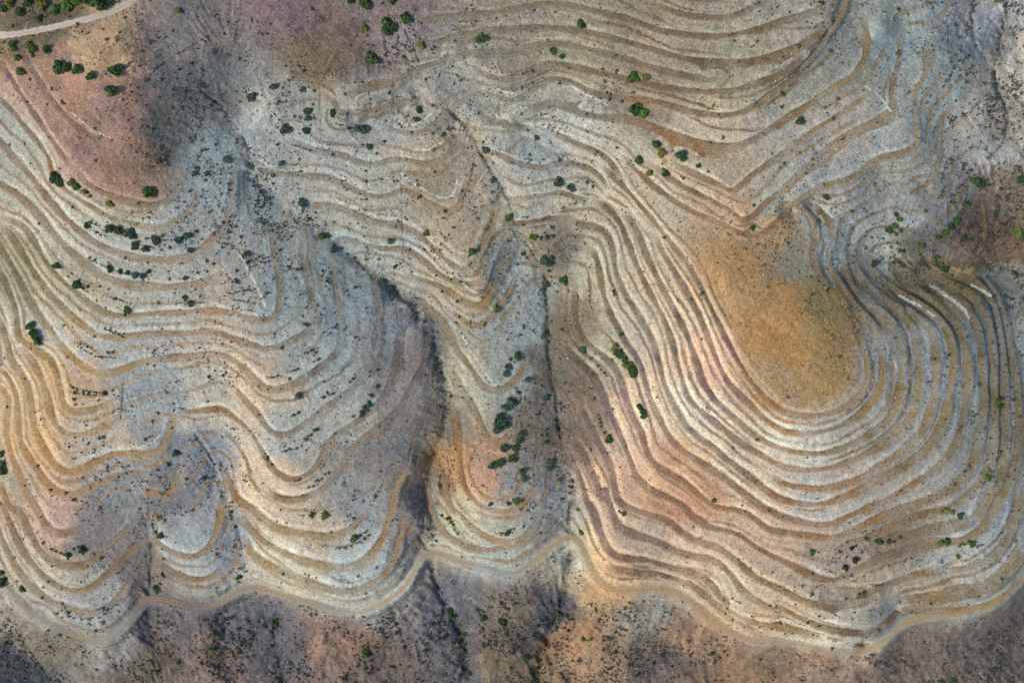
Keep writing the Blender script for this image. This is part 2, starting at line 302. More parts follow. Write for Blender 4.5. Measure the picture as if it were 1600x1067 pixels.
# soil colours read on the banks and on the treads: x,y,RRGGBB-like decimal triplets
BANK = """885,520,112,98,82 895,600,116,97,80 890,660,106,92,78 905,640,132,110,88 880,600,106,99,90 1545,40,165,165,168 1540,170,168,160,152 1545,220,162,155,148 1450,180,146,154,150 1480,140,144,152,150 60,40,120,104,75 150,80,190,152,108 180,160,160,122,108 150,230,166,126,108 220,270,152,118,98 90,120,172,128,105 300,60,128,118,116 280,150,102,102,106 260,200,104,100,98 350,150,114,114,112 400,190,165,165,160 340,240,140,150,150 450,20,120,95,98 550,60,118,98,90 480,100,122,102,80 600,30,128,112,112 450,150,150,146,138 560,180,150,145,140 700,120,146,142,134 800,30,140,126,110 900,60,148,138,118 1000,20,130,115,98 1050,60,152,134,116 1150,100,154,144,122 1000,140,140,125,108 1250,60,152,142,130 1330,100,142,140,132 1400,60,140,148,146 1450,120,145,152,150 1500,60,130,135,137 1550,60,140,140,140 1585,100,176,166,154 1590,200,170,158,146 1540,180,162,152,142 1400,230,156,156,150 1320,200,160,150,140 1300,280,155,150,146 1400,330,142,144,142 1480,310,132,130,130 1520,360,100,82,74 1580,300,122,106,92 1440,380,100,94,92 1580,380,120,92,74
20,250,165,160,146 60,320,176,166,150 100,350,180,170,152 30,420,152,142,118 100,450,165,150,125 200,380,168,162,150 300,360,152,152,150 350,300,150,156,156 250,450,168,164,154 350,470,168,158,146 60,540,178,166,152 200,540,162,160,156 250,620,150,156,160 320,620,176,168,155 400,620,190,166,142 300,720,132,134,142 686,292,150,132,102 723,367,172,150,120 737,443,165,138,112 250,780,122,118,120 200,770,138,138,140 100,600,188,156,122 150,680,178,162,146 70,700,188,152,115 90,810,192,152,128 30,760,168,148,126 150,830,128,120,118 50,900,172,162,146 150,930,158,152,146 220,880,122,112,108 290,850,166,166,162 350,830,146,146,148 420,750,198,168,138 450,680,168,166,156 500,560,152,156,152 450,450,146,154,154 540,400,142,150,148 540,480,142,150,150 600,500,136,141,145 620,600,130,124,124 660,560,126,118,116 600,700,128,120,117 640,680,122,115,113 550,640,160,160,153 560,780,144,144,142 500,830,176,161,142 450,880,188,178,157 560,880,166,170,167 640,800,138,128,124 655,770,134,124,118 600,930,192,182,165
690,640,124,116,104 710,720,162,122,78 730,600,172,162,138 600,280,167,161,150 550,330,161,156,146 620,380,161,159,151 700,300,168,152,136 720,370,174,153,132 730,440,167,157,137 780,420,142,149,146 820,500,151,155,151 800,600,151,152,146 760,740,190,142,108 800,760,152,147,142 850,640,116,111,101 870,560,104,98,91 720,820,182,172,142 780,850,167,167,157 850,820,142,144,143 820,300,162,160,151 850,250,151,155,151 900,220,177,167,151 900,300,167,159,141 870,400,130,119,103 930,420,167,157,132 950,350,167,152,132 1000,300,172,157,137 1100,250,177,157,132 1150,320,178,146,116 1200,310,161,156,141 1200,370,165,130,90 1150,430,177,132,78 1200,520,168,122,66 1250,560,173,128,66 1230,480,165,122,68 1300,520,158,126,72 1290,470,148,122,70 1250,400,138,127,107 1280,580,162,128,74 1220,600,165,128,88
980,480,180,162,137 1050,520,195,167,137 1100,560,205,162,132 950,560,172,157,132 1000,640,207,172,137 1080,640,207,187,157 1000,720,196,158,128 960,760,190,152,122 1070,780,178,130,98 1050,740,188,143,108 1180,740,187,167,142 1250,690,192,180,162 1350,650,168,163,154 1380,560,154,151,150 1450,560,154,151,150 1550,560,132,137,138 1590,640,132,130,132 1520,700,145,140,133 1420,740,160,152,143 1300,760,173,161,151 1200,850,180,148,122 1300,880,162,142,127 1400,850,139,124,109 1500,880,168,163,157 1560,830,154,155,157 1450,920,152,140,123 1350,920,167,152,132 1200,920,182,157,127 1100,860,192,162,137 1130,920,197,172,142 1000,850,172,147,127 940,880,202,162,122 900,860,177,167,142 1300,1000,192,182,162 1380,975,146,140,130 1450,1030,130,113,103 1550,1000,116,106,100 1300,1040,152,122,102 1150,1040,154,120,92 1080,1000,172,132,102 1000,960,142,137,131 1030,1030,120,105,99 950,940,196,156,110 890,1000,176,130,88 920,1040,167,132,102 850,960,98,95,105 800,980,124,109,94 780,1040,132,112,87 700,950,122,118,124 720,1040,108,100,101 620,960,152,142,137 520,1010,152,117,97 580,1040,127,107,97 440,1000,103,98,106 380,970,116,111,115 330,1040,137,110,100 250,960,122,110,112 180,1010,154,149,144 230,1050,127,112,97 80,1000,132,120,103 8,1050,66,70,80 60,960,164,154,144 1450,450,120,108,86 1400,440,124,112,84 1500,430,120,104,74 1560,450,120,122,120 1380,400,152,157,152 1300,380,156,161,156 1350,430,142,142,132 1330,350,147,152,150"""
TREADC = """50,200,150,120,98 30,120,132,112,115 80,300,165,130,95 50,450,130,114,80 200,400,165,138,105 300,420,176,146,116 330,440,187,142,107 100,560,188,148,88 60,640,188,147,88 60,740,192,142,82 200,710,187,142,87 100,850,154,123,92 120,920,160,130,84 200,920,146,120,93 300,880,168,132,90 430,860,187,147,87 540,900,172,142,102 590,850,168,132,87 500,750,152,127,102 450,720,152,117,82 520,480,130,115,98 570,560,115,100,89 620,560,102,86,78 430,400,138,118,107 470,370,128,118,98 350,320,152,127,106 480,320,157,142,121 700,320,167,139,106 770,430,133,113,92 750,480,167,137,91 740,600,152,127,91 720,720,162,120,72 760,830,182,142,97 720,840,168,132,91 950,60,127,102,77 900,80,132,112,87 1100,150,118,93,64 1150,190,128,102,71 1050,230,162,117,76 1250,100,132,107,76 1330,120,152,127,86 1280,220,152,122,76 1400,100,147,122,91 1440,150,152,122,86 1120,290,152,114,80 1000,330,128,108,80 960,420,128,108,87 1020,440,142,117,91 1080,500,122,107,87 1140,560,127,97,100 1100,640,136,106,110 1060,600,127,110,97 990,580,131,106,115 920,560,116,100,79 950,640,141,113,110 960,720,141,111,106 1000,710,147,112,81 1150,700,142,110,86 1230,670,182,127,71 1300,680,142,117,76 1380,600,157,122,67 1480,600,164,129,66 1430,520,127,110,67 1350,450,119,94,63 1550,520,122,102,71 1530,650,127,114,86 1470,720,142,117,76 1350,800,162,122,81 1270,780,172,122,71 1200,800,162,120,86 1100,800,158,116,84 1250,880,152,114,82 1400,880,127,100,73 1350,920,132,107,81 1450,890,152,117,76 1550,850,147,122,76 1200,960,167,132,86 1130,900,152,122,81 1000,860,127,102,86 930,850,137,112,96 560,140,128,108,80 650,150,135,118,95 850,140,130,118,100 800,190,140,125,104 640,210,140,120,95 700,260,150,125,90 400,330,130,115,100 300,250,140,130,115 1200,560,150,115,70"""
# ------------------------------------------------------------------ reading the survey
def sstep(e0, e1, v):
    t = np.clip((v - e0) / (e1 - e0), 0, 1); return t * t * (3 - 2 * t)
def parse_pts(parts):
    out = []
    for p in parts:
        key, *uv = p.split()
        ox, oy, s = KEYS[key]
        for q in uv:
            a, b = q.split(','); out.append((ox + float(a) / s, oy + float(b) / s))
    return np.array(out)

def spline(P, step):
    """centripetal-ish Catmull-Rom through P, resampled every `step` px"""
    if len(P) > 2:                      # light smoothing of the hand survey
        Q = P.copy(); Q[1:-1] = P[1:-1] * 0.7 + (P[:-2] + P[2:]) * 0.15; P = Q
    E = np.vstack([2 * P[0] - P[1], P, 2 * P[-1] - P[-2]])
    out = []
    for i in range(1, len(E) - 2):
        p0, p1, p2, p3 = E[i - 1], E[i], E[i + 1], E[i + 2]
        n = max(2, int(np.hypot(*(p2 - p1)) / 1.5))
        d1 = np.hypot(*(p2 - p1)) + 1e-6
        m1 = (p2 - p0) / (np.hypot(*(p1 - p0)) + d1) * d1
        m2 = (p3 - p1) / (np.hypot(*(p3 - p2)) + d1) * d1
        t = (np.arange(n) / n)[:, None]
        out.append((2*t**3 - 3*t**2 + 1) * p1 + (t**3 - 2*t**2 + t) * m1 + (-2*t**3 + 3*t**2) * p2 + (t**3 - t**2) * m2)
    out.append(P[-1:]); Q = np.vstack(out)
    L = np.concatenate([[0], np.cumsum(np.hypot(*np.diff(Q, axis=0).T))])
    n = max(2, int(L[-1] / step) + 1); s = np.linspace(0, L[-1], n)
    return np.stack([np.interp(s, L, Q[:, 0]), np.interp(s, L, Q[:, 1])], 1)

treads = []
for ln in TREADS.strip().splitlines():
    h, *parts = ln.split('|'); l0, l1, wd = map(float, h.split())
    P = parse_pts(parts); treads.append((l0, l1, wd, spline(P, 0.8)))
ditches = []
for ln in DITCHES.strip().splitlines():
    h, *parts = ln.split('|'); dp, wd, dk = map(float, h.split())
    ditches.append((dp, wd, dk, spline(parse_pts(parts), 0.8)))
pales = []
for ln in PALES.strip().splitlines():
    h, *parts = ln.split('|'); pales.append((float(h), spline(parse_pts(parts), 0.8)))
rims = []
for ln in RIMS.strip().splitlines():
    h, *parts = ln.split('|'); rims.append((float(h), spline(parse_pts(parts), 0.8)))
track = spline(parse_pts(TRACK.split('|')), 0.8)
road = spline(parse_pts(ROAD.split('|')), 0.8)

# ------------------------------------------------------------------ grid (in photograph pixels at the reference level)
def axis(lo, hi, step, far):
    core = np.arange(lo, hi + step, step)
    tail, s, p = [], step * 1.25, 0.0
    while p < far:
        p += s; s *= 1.22; tail.append(p)
    tail = np.array(tail)
    return np.concatenate([lo - tail[::-1], core, core[-1] + tail])
STEP = 1.3
X0, X1, Y0, Y1 = -110.0, 1710.0, -110.0, 1180.0
gx = axis(X0, X1, STEP, 9000); gy = axis(Y0, Y1, STEP, 9000)
nx, ny = len(gx), len(gy)
ix0 = int(np.searchsorted(gx, X0 - 1e-6)); iy0 = int(np.searchsorted(gy, Y0 - 1e-6))

def cubic_matrix(x, x0, step, n):
    """Catmull-Rom interpolation matrix from a regular lattice to the coordinates x (clamped)"""
    u = np.clip((x - x0) / step, 0, n - 1.0001); i = np.floor(u).astype(int); t = u - i
    wts = [-0.5*t + t*t - 0.5*t**3, 1 - 2.5*t*t + 1.5*t**3, 0.5*t + 2*t*t - 1.5*t**3, -0.5*t*t + 0.5*t**3]
    M = np.zeros((len(x), n), np.float32); r = np.arange(len(x))
    for k, wk in enumerate(wts): np.add.at(M, (r, np.clip(i + k - 1, 0, n - 1)), wk)
    return M
def upsample(G, x0, y0, step):
    return cubic_matrix(gy, y0, step, G.shape[0]) @ G.astype(np.float32) @ cubic_matrix(gx, x0, step, G.shape[1]).T
NZ = {}
def noise(scale, seed):
    """smooth noise, about -1..1, over the dense part of the grid"""
    if (scale, seed) in NZ: return NZ[scale, seed]
    r = np.random.default_rng(seed)
    n1, n2 = int((Y1 - Y0) / scale) + 4, int((X1 - X0) / scale) + 4
    NZ[scale, seed] = upsample(r.uniform(-1, 1, (n1, n2)), X0 - scale, Y0 - scale, scale)
    return NZ[scale, seed]
def blur_noise(scale, seed, octs=3):
    return sum(noise(scale / 2**k, seed + 31*k) * 0.55**k for k in range(octs))

# ------------------------------------------------------------------ macro relief: thin-plate surface through the terrace levels
pts, lev = [], []
for l0, l1, wd, Q in treads:
    k = max(2, int(len(Q) * 0.8 / 22)); idx = np.linspace(0, len(Q) - 1, k).astype(int)
    for j in idx: pts.append(Q[j]); lev.append(l0 + (l1 - l0) * j / (len(Q) - 1))
k = int(len(track) * 0.8 / 25)
for j in np.linspace(0, len(track) - 1, k).astype(int): pts.append(track[j]); lev.append(-14.2)
for ln in SPOTS.strip().splitlines():
    h, part = ln.split('|')
    for q in parse_pts([part]): pts.append(q); lev.append(float(h))
pts = np.array(pts); lev = np.array(lev)
keep = []; cell = {}
for i, p in enumerate(pts):
    c = (int(p[0] // 5), int(p[1] // 5))
    if c in cell: continue
    cell[c] = i; keep.append(i)
pts, lev = pts[keep], lev[keep]
def U(r2): return 0.5 * r2 * np.log(r2 + 1e-9)
S = 1e-2
A = pts * S; n = len(A)
d2 = ((A[:, None] - A[None]) ** 2).sum(2)
M = np.zeros((n + 3, n + 3)); M[:n, :n] = U(d2) + np.eye(n) * 0.004
M[:n, n] = 1; M[:n, n + 1:] = A; M[n, :n] = 1; M[n + 1:, :n] = A.T
sol = np.linalg.solve(M, np.concatenate([lev, np.zeros(3)]))
CS = 5.0
cx = np.arange(-160, 1765, CS); cy = np.arange(-160, 1235, CS)
rows = []
for yv in cy:
    q = np.stack([cx, np.full_like(cx, yv)], 1) * S
    r2 = ((q[:, None] - A[None]) ** 2).sum(2)
    rows.append(U(r2) @ sol[:n] + sol[n] + q @ sol[n + 1:])
HC = np.clip(np.array(rows), -28, 12)
def lev_at(x, y):                                   # bilinear reading of the macro level
    u = np.clip((np.asarray(x) - cx[0]) / CS, 0, len(cx) - 1.001); v = np.clip((np.asarray(y) - cy[0]) / CS, 0, len(cy) - 1.001)
    i = u.astype(int); j = v.astype(int); a = u - i; b = v - j
    return HC[j, i]*(1-a)*(1-b) + HC[j, i+1]*a*(1-b) + HC[j+1, i]*(1-a)*b + HC[j+1, i+1]*a*b
HL = upsample(HC, cx[0], cy[0], CS)
GX, GY = np.meshgrid(gx, gy)

# directions along and across the contours, for streaks and rills
gyy, gxx = np.gradient(HL, gy, gx); gn = np.hypot(gxx, gyy) + 1e-4
DXg, DYg = (gxx / gn).astype(np.float32), (gyy / gn).astype(np.float32)
def smear(F, along_contour, reach, n_=7, power=1.0):
    """average F along the contour (or down the slope), in photograph px"""
    acc = F.copy(); I = np.arange(nx)[None, :]; J = np.arange(ny)[:, None]
    for sgn in (-1, 1):
        ii = np.broadcast_to(I, shape).astype(np.float32).copy(); jj = np.broadcast_to(J, shape).astype(np.float32).copy()
        st = reach / n_ / STEP * sgn
        for k in range(n_):
            a = np.clip(ii + 0.5, 0, nx - 1).astype(np.int32); b = np.clip(jj + 0.5, 0, ny - 1).astype(np.int32)
            dx, dy = DXg[b, a], DYg[b, a]
            if along_contour: dx, dy = -dy, dx
            ii += dx * st; jj += dy * st
            a = np.clip(ii + 0.5, 0, nx - 1).astype(np.int32); b = np.clip(jj + 0.5, 0, ny - 1).astype(np.int32)
            acc += F[b, a]
    acc /= (2 * n_ + 1); c = acc[iy0:-iy0, ix0:-ix0]
    return ((acc - c.mean()) / c.std() * 0.5).astype(np.float32)
shape = (ny, nx)
# ------------------------------------------------------------------ stamping the lines
def stamp(Q, radius, dist, extra, vals):
    r = int(radius / STEP) + 1
    for k in range(len(Q)):
        x, y = Q[k]
        if not (X0 < x < X1 and Y0 < y < Y1): continue
        i = ix0 + int((x - X0) / STEP); j = iy0 + int((y - Y0) / STEP)
        sy, sx = slice(max(j - r, 0), j + r + 2), slice(max(i - r, 0), i + r + 2)
        d = np.hypot(gx[sx][None, :] - x, gy[sy][:, None] - y)
        D0 = dist[sy, sx]; m = d < D0
        D0[m] = d[m]
        for e, v in zip(extra, vals): e[sy, sx][m] = v[k]
tD = np.full(shape, 99.0, np.float32); tH = np.zeros(shape, np.float32); tW = np.ones(shape, np.float32)
tS = np.zeros(shape, np.float32); tV = np.zeros(shape, np.float32)
for l0, l1, wd, Q in treads:
    m = len(Q); a = np.arange(m) * 0.8; L = a[-1]
    fade = np.clip(np.minimum(a, L - a) / 22, 0.05, 1)
    h = lev_at(Q[:, 0], Q[:, 1])
    kk = np.ones(31) / 31; h = np.convolve(np.pad(h, 15, mode='edge'), kk, 'valid')
    rr = np.random.default_rng(int(abs(Q[0, 0]) * 7 + abs(Q[0, 1])))
    wv0 = wd * (0.78 if Q[:, 0].mean() > 1380 and Q[:, 1].mean() < 330 else 1.0)
    kn = max(3, int(L / 28)); var = np.interp(a, np.linspace(0, L, kn), rr.uniform(-1, 1, kn))
    wv = wv0 * 0.60 * (1 + 0.34 * np.interp(a, np.linspace(0, L, kn), rr.uniform(-1, 1, kn)))
    wv = wv * (1 + 0.45 * sstep(1310, 1400, Q[:, 0]) * sstep(420, 480, Q[:, 1]) * (1 - sstep(860, 930, Q[:, 1])))
    stamp(Q, 15, tD, (tH, tW, tS, tV), (h, wv, fade, var))
rD = np.full(shape, 99.0, np.float32); rH = np.zeros(shape, np.float32)
for Q in (track, road):
    h = lev_at(Q[:, 0], Q[:, 1]); h = np.convolve(np.pad(h, 30, mode='edge'), np.ones(61) / 61, 'valid')
    stamp(Q, 18, rD, (rH,), (h,))
warp = noise(9, 5) * 0.9 + noise(3.5, 6) * 0.8
t = (tD + warp * 0.7) / tW
flat = tS * (1 - sstep(0.7, 2.1, (tD + 0.5 * warp) / tW))
Z = HL + flat * (tH - HL)
up = HL - tH                                              # >0 on the uphill side of the nearest tread
wild = np.zeros(shape, np.float32)                     # ground that was never terraced
flatTop = None
for k_, ln in enumerate(WILD.strip().split()):
    a_, b_, c_ = map(float, ln.split(','))
    if k_ == 3: flatTop = wild.copy()
    wild = np.maximum(wild, 1 - sstep(0.7, 1.25, np.hypot(GX - a_, GY - b_) / c_ + 0.15 * noise(30, 201)))
wild = np.maximum(wild, sstep(-14.2, -14.8, -0.0 + 0 * HL) * 0)
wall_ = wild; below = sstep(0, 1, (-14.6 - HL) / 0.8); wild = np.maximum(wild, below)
ph = HL + 0.12 * noise(40, 202) + 0.04 * noise(9, 203)
fph = (ph * 1.0) % 1.0; slope_px = 1 / gn                # px per level
ad = np.abs(fph - 0.5) * slope_px                        # px from the small benches nobody mapped
wildR = np.maximum(wild - flatTop, below)
gap = sstep(6, 8.5, tD) * (1 - wild) * sstep(6, 11, slope_px) * (1 - sstep(45, 80, slope_px))
gap *= (0.95 + 0.45 * noise(35, 204)).clip(0.3, 1) * (rD > 12)
for ln in NOGAP.split():
    a_, b_, c_ = map(float, ln.split(','))
    gap *= sstep(0.7, 1.2, np.hypot(GX - a_, GY - b_) / c_)
bench = gap * (1 - sstep(1.5, 4.8, ad + 0.8 * warp))
Z = Z + 0.7 * bench * (np.floor(ph) + 0.5 - ph).clip(-0.2, 0.2)
fr = 1 - sstep(5.5, 16, rD)
Z = Z + fr * (rH - Z)
Z = Z * LEVEL
vall = np.zeros(shape, np.float32)
for ln in VALLEYS.strip().splitlines():
    h, *parts = ln.split('|'); dp, hwid = map(float, h.split())
    Q = spline(parse_pts(parts), 2.6); dd = np.full(shape, 99.0, np.float32)
    jit = np.random.default_rng(len(Q)).normal(0, 0.5, Q.shape); stamp(Q + jit, hwid * 3.2, dd, (), ())
    g = np.exp(-np.sqrt((dd + noise(12, 81) * 2.5).clip(0) ** 2 + 9) / hwid) * (1 - sstep(hwid * 2, hwid * 3.1, dd))
    Z -= 0.62 * dp * g * (1 - fr); vall = np.maximum(vall, g)
dark = np.zeros(shape, np.float32)
for dp, wd, dk, Q in ditches:
    dd = np.full(shape, 99.0, np.float32); stamp(Q, wd * 2 + 6, dd, (), ())
    ww = wd * (0.8 + 0.4 * noise(14, 77))
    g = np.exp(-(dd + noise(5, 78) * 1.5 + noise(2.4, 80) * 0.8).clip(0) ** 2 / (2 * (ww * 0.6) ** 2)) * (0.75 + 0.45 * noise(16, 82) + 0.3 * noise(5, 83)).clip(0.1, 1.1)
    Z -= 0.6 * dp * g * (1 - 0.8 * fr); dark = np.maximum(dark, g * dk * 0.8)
pale = np.zeros(shape, np.float32)
for wd, Q in pales:
    dd = np.full(shape, 99.0, np.float32); stamp(Q, wd * 2 + 4, dd, (), ())
    pale = np.maximum(pale, 1 - sstep(wd * 0.4, wd * 0.9, dd + noise(3, 79) * 0.9))
inside = sstep(-140, -80, GX) * (1 - sstep(1680, 1740, GX)) * sstep(-140, -80, GY) * (1 - sstep(1150, 1210, GY))
slopef = sstep(0.012, 0.035, gn)
rillN = smear(noise(3.6, 211) + noise(7, 212), False, 16) * slopef; conN = smear(noise(2.6, 213) + 0.6 * noise(5, 214), True, 22, 9) * slopef
conF = smear(noise(1.5, 215), True, 9, 5) * slopef
gully = sstep(0.12, 0.6, vall)
Z += inside * (1 - flat) * (0.16 + 0.50 * gully + 0.16 * wildR) * rillN * (rD > 7) * (1 - 0.0)
Z += inside * (1 - 0.6 * flat) * 0.10 * conN * (rD > 7)
Z += inside * wildR * (rD > 14) * (0.9 * blur_noise(34, 221, 4) + 0.35 * noise(6, 222)) * sstep(0.2, 0.9, below + (GX > 1480) * 1.0 + (GY < 250) * 0.35)
rough = 1 - 0.75 * (1 - sstep(0.8, 1.3, t)) * tS
rough *= 1 - 0.9 * (1 - sstep(5, 8, rD))
Z += inside * rough * (0.30 * blur_noise(26, 11) + 0.10 * noise(5, 12) + 0.07 * noise(2.6, 13) + 0.05 * noise(1.4, 14))
far = np.maximum(np.maximum(-60 - GX, GX - 1660), np.maximum(-60 - GY, GY - 1127)).clip(0)
Z += sstep(60, 1500, far) * 30 * np.sin(GX / 611.0 + 1) * np.cos(GY / 523.0)

# ------------------------------------------------------------------ soil colours
def lin(c): c = np.asarray(c, float) / 255; return np.where(c < 0.04045, c / 12.92, ((c + 0.055) / 1.055) ** 2.4)
def field(txt, soft, klev, dull_=0.17):
    """colour readings spread mostly along the contours"""
    q = np.array([[float(v) for v in s.split(',')] for s in txt.split()])
    P, Cc = q[:, :2], lin(q[:, 2:])
    A_, B_ = np.meshgrid(cx, cy)
    wr = np.random.default_rng(int(soft)); wx_ = wr.normal(0, 1, HC.shape); wy_ = wr.normal(0, 1, HC.shape)
    for _ in range(3):
        for w__ in (wx_, wy_): w__[1:-1, 1:-1] = (w__[1:-1, 1:-1] + w__[:-2, 1:-1] + w__[2:, 1:-1] + w__[1:-1, :-2] + w__[1:-1, 2:]) / 5
    A_ = A_ + 22 * wx_; B_ = B_ + 22 * wy_
    lp = lev_at(P[:, 0], P[:, 1])
    num = np.zeros(HC.shape + (3,)); den = np.zeros(HC.shape)
    for k in range(len(P)):
        wt = 1 / ((A_ - P[k, 0]) ** 2 + (B_ - P[k, 1]) ** 2 + (klev * (HC - lp[k])) ** 2 + soft ** 2) ** 2.6
        num += wt[..., None] * Cc[k]; den += wt
    F = num / den[..., None]
    F = F * (1 - dull_) + dull_ * (F @ np.array([0.3, 0.55, 0.15]))[..., None]
    return np.stack([upsample(F[..., k], cx[0], cy[0], CS) for k in range(3)], -1)
bank = field(BANK, 15, 22.0); trc = field(TREADC, 26, 8.0, 0.06)
mott = blur_noise(60, 41, 4); fine = noise(3.2, 43) * 0.4 + noise(1.7, 44) * 0.6
hue = blur_noise(45, 47, 3)
def along(freq, seed, wob):          # thin streaks that follow the contours (plough lines, beds in the marl)
    lut = np.random.default_rng(seed).uniform(-1, 1, 900)
    v = HL * freq + wob * noise(24, seed + 1) + 450
    return np.interp(v.ravel(), np.arange(900) * 1.0, lut).reshape(shape).astype(np.float32)
streak = 0.9 * conN + 0.5 * conF
# side of the nearest tread: s < 0 on the bank above it, s > 0 below it
side = np.tanh(-up / 0.05)
s_ = (tD + 0.35 * warp) / tW * side
wig = noise(6, 61) * 0.5 + noise(2.6, 62) * 0.45 + noise(1.5, 63) * 0.3
zf = 1 - 0.18 * np.exp(-(((GX - 660) / 260) ** 2 + ((GY - 170) / 150) ** 2) ** 2) - 0.22 * np.exp(-(((GX - 620) / 110) ** 2 + ((GY - 640) / 160) ** 2) ** 2)
zf = zf * (0.84 + 0.30 * noise(38, 241) + 0.18 * noise(14, 242)).clip(0.25, 1.05)
tS = tS * zf
tm = tS * sstep(-1.15, -0.80, s_ + 0.12 * wig) * (1 - sstep(0.45, 1.75, s_ + 0.40 * wig))
tm = np.maximum(tm, 0.9 * bench * (1 - sstep(1.0, 4.2, ad + 1.2 * wig)))
tm = tm * (0.84 + 0.16 * noise(12, 52) + 0.10 * noise(3, 54) + 0.12 * streak).clip(0, 1)
foot = tS * np.exp(-((s_ + 0.80 + 0.1 * wig) / 0.28) ** 2) * (0.65 + 0.55 * noise(9, 53) + 0.3 * noise(3.5, 55)).clip(0, 1.2)  # moist grassy line at the bank foot, deepened in colour to stress step shading
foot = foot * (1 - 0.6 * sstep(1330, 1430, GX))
lip = np.maximum(tS, 0.3) * np.exp(-((s_ + 1.75) / 0.62) ** 2) * (0.8 + 0.35 * noise(15, 64))  # bare pale bank above the tread, brightened in colour to sharpen step shading
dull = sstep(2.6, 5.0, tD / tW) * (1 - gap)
blip = gap * np.exp(-((np.abs(fph - 0.42) * slope_px * (fph > 0.5) + 9 * (fph <= 0.5) - 6) / 2.5) ** 2)  # matching bright edge on the small benches, step light put into the colour
bfoot = gap * np.exp(-((ad - 3.0) / 1.3) ** 2) * (fph > 0.5)  # matching dark line on the small benches, step shade put into the colour
col = bank * (1 + (0.06 + 0.10 * wildR) * mott + 0.13 * streak + 0.13 * fine + (0.05 + 0.12 * gully) * rillN)[..., None]
col *= 1 - wildR[..., None] * (0.20 * sstep(0.1, 0.7, blur_noise(20, 231, 4)))[..., None] * np.array([1, 1, 0.75])
col *= 1 + hue[..., None] * np.array([0.05, 0.0, -0.06])
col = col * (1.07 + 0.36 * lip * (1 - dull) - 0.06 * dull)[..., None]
tcol = trc * 0.80 * (1 + 0.10 * fine + 0.13 * tV + 0.10 * streak)[..., None]
col = col * (1 - tm[..., None]) + tcol * tm[..., None]
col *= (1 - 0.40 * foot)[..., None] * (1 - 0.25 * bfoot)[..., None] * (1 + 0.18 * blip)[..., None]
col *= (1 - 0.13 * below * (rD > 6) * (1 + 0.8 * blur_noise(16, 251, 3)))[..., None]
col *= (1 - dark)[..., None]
col = col * (1 - pale[..., None]) + lin([200, 195, 182]) * pale[..., None]
rimd = np.zeros(shape, np.float32)
for wd, Q in rims:
    dd = np.full(shape, 99.0, np.float32); stamp(Q, wd * 2 + 4, dd, (), ())
    rimd = np.maximum(rimd, 1 - sstep(wd * 0.35, wd * 1.0, dd + noise(3, 79) * 0.9))
col = col * (1 - 0.7 * rimd[..., None]) + (bank * 0.25 + lin([188, 172, 150]) * 0.75) * 0.7 * rimd[..., None]
col = np.clip(col, 0.01, 0.75) * ALB * np.array([0.935, 0.965, 0.89])
near_veg = tm

def z_at(px, py):
    i = np.clip(np.searchsorted(gx, px) - 1, 0, nx - 2); j = np.clip(np.searchsorted(gy, py) - 1, 0, ny - 2)
    a = (px - gx[i]) / (gx[i + 1] - gx[i]); b = (py - gy[j]) / (gy[j + 1] - gy[j])
    return Z[j, i]*(1-a)*(1-b) + Z[j, i+1]*a*(1-b) + Z[j+1, i]*(1-a)*b + Z[j+1, i+1]*a*b
def world(px, py, z):
    k = PXM * (D - z) / D
    return (np.asarray(px) - 800) * k, (533.5 - np.asarray(py)) * k, z

# ------------------------------------------------------------------ materials
def new_mat(name, rough=0.95):
    m = bpy.data.materials.new(name); m.use_nodes = True; t_ = m.node_tree
    b = t_.nodes['Principled BSDF']; b.inputs['Roughness'].default_value = rough
    b.inputs['Specular IOR Level'].default_value = 0.15
    return m, t_, b
def add_noise(t_, scale, detail, rough=0.6):
    co = t_.nodes.new('ShaderNodeTexCoord'); n_ = t_.nodes.new('ShaderNodeTexNoise')
    n_.inputs['Scale'].default_value = scale; n_.inputs['Detail'].default_value = detail; n_.inputs['Roughness'].default_value = rough
    t_.links.new(co.outputs['Object'], n_.inputs['Vector']); return n_
def maprange(t_, src, a, b, c, d):
    m_ = t_.nodes.new('ShaderNodeMapRange'); t_.links.new(src, m_.inputs[0])
    for i_, v in enumerate((a, b, c, d)): m_.inputs[i_ + 1].default_value = v
    return m_.outputs[0]
def mult(t_, colsock, facsock):
    v = t_.nodes.new('ShaderNodeVectorMath'); v.operation = 'SCALE'
    t_.links.new(colsock, v.inputs[0]); t_.links.new(facsock, v.inputs['Scale']); return v.outputs[0]
def mixc(t_, fac, a, b):
    m_ = t_.nodes.new('ShaderNodeMix'); m_.data_type = 'RGBA'
    t_.links.new(fac, m_.inputs[0])
    for s_, idx in ((a, 6), (b, 7)):
        if hasattr(s_, 'links') or hasattr(s_, 'is_linked'): t_.links.new(s_, m_.inputs[idx])
        else: m_.inputs[idx].default_value = (*s_, 1)
    return m_.outputs[2]

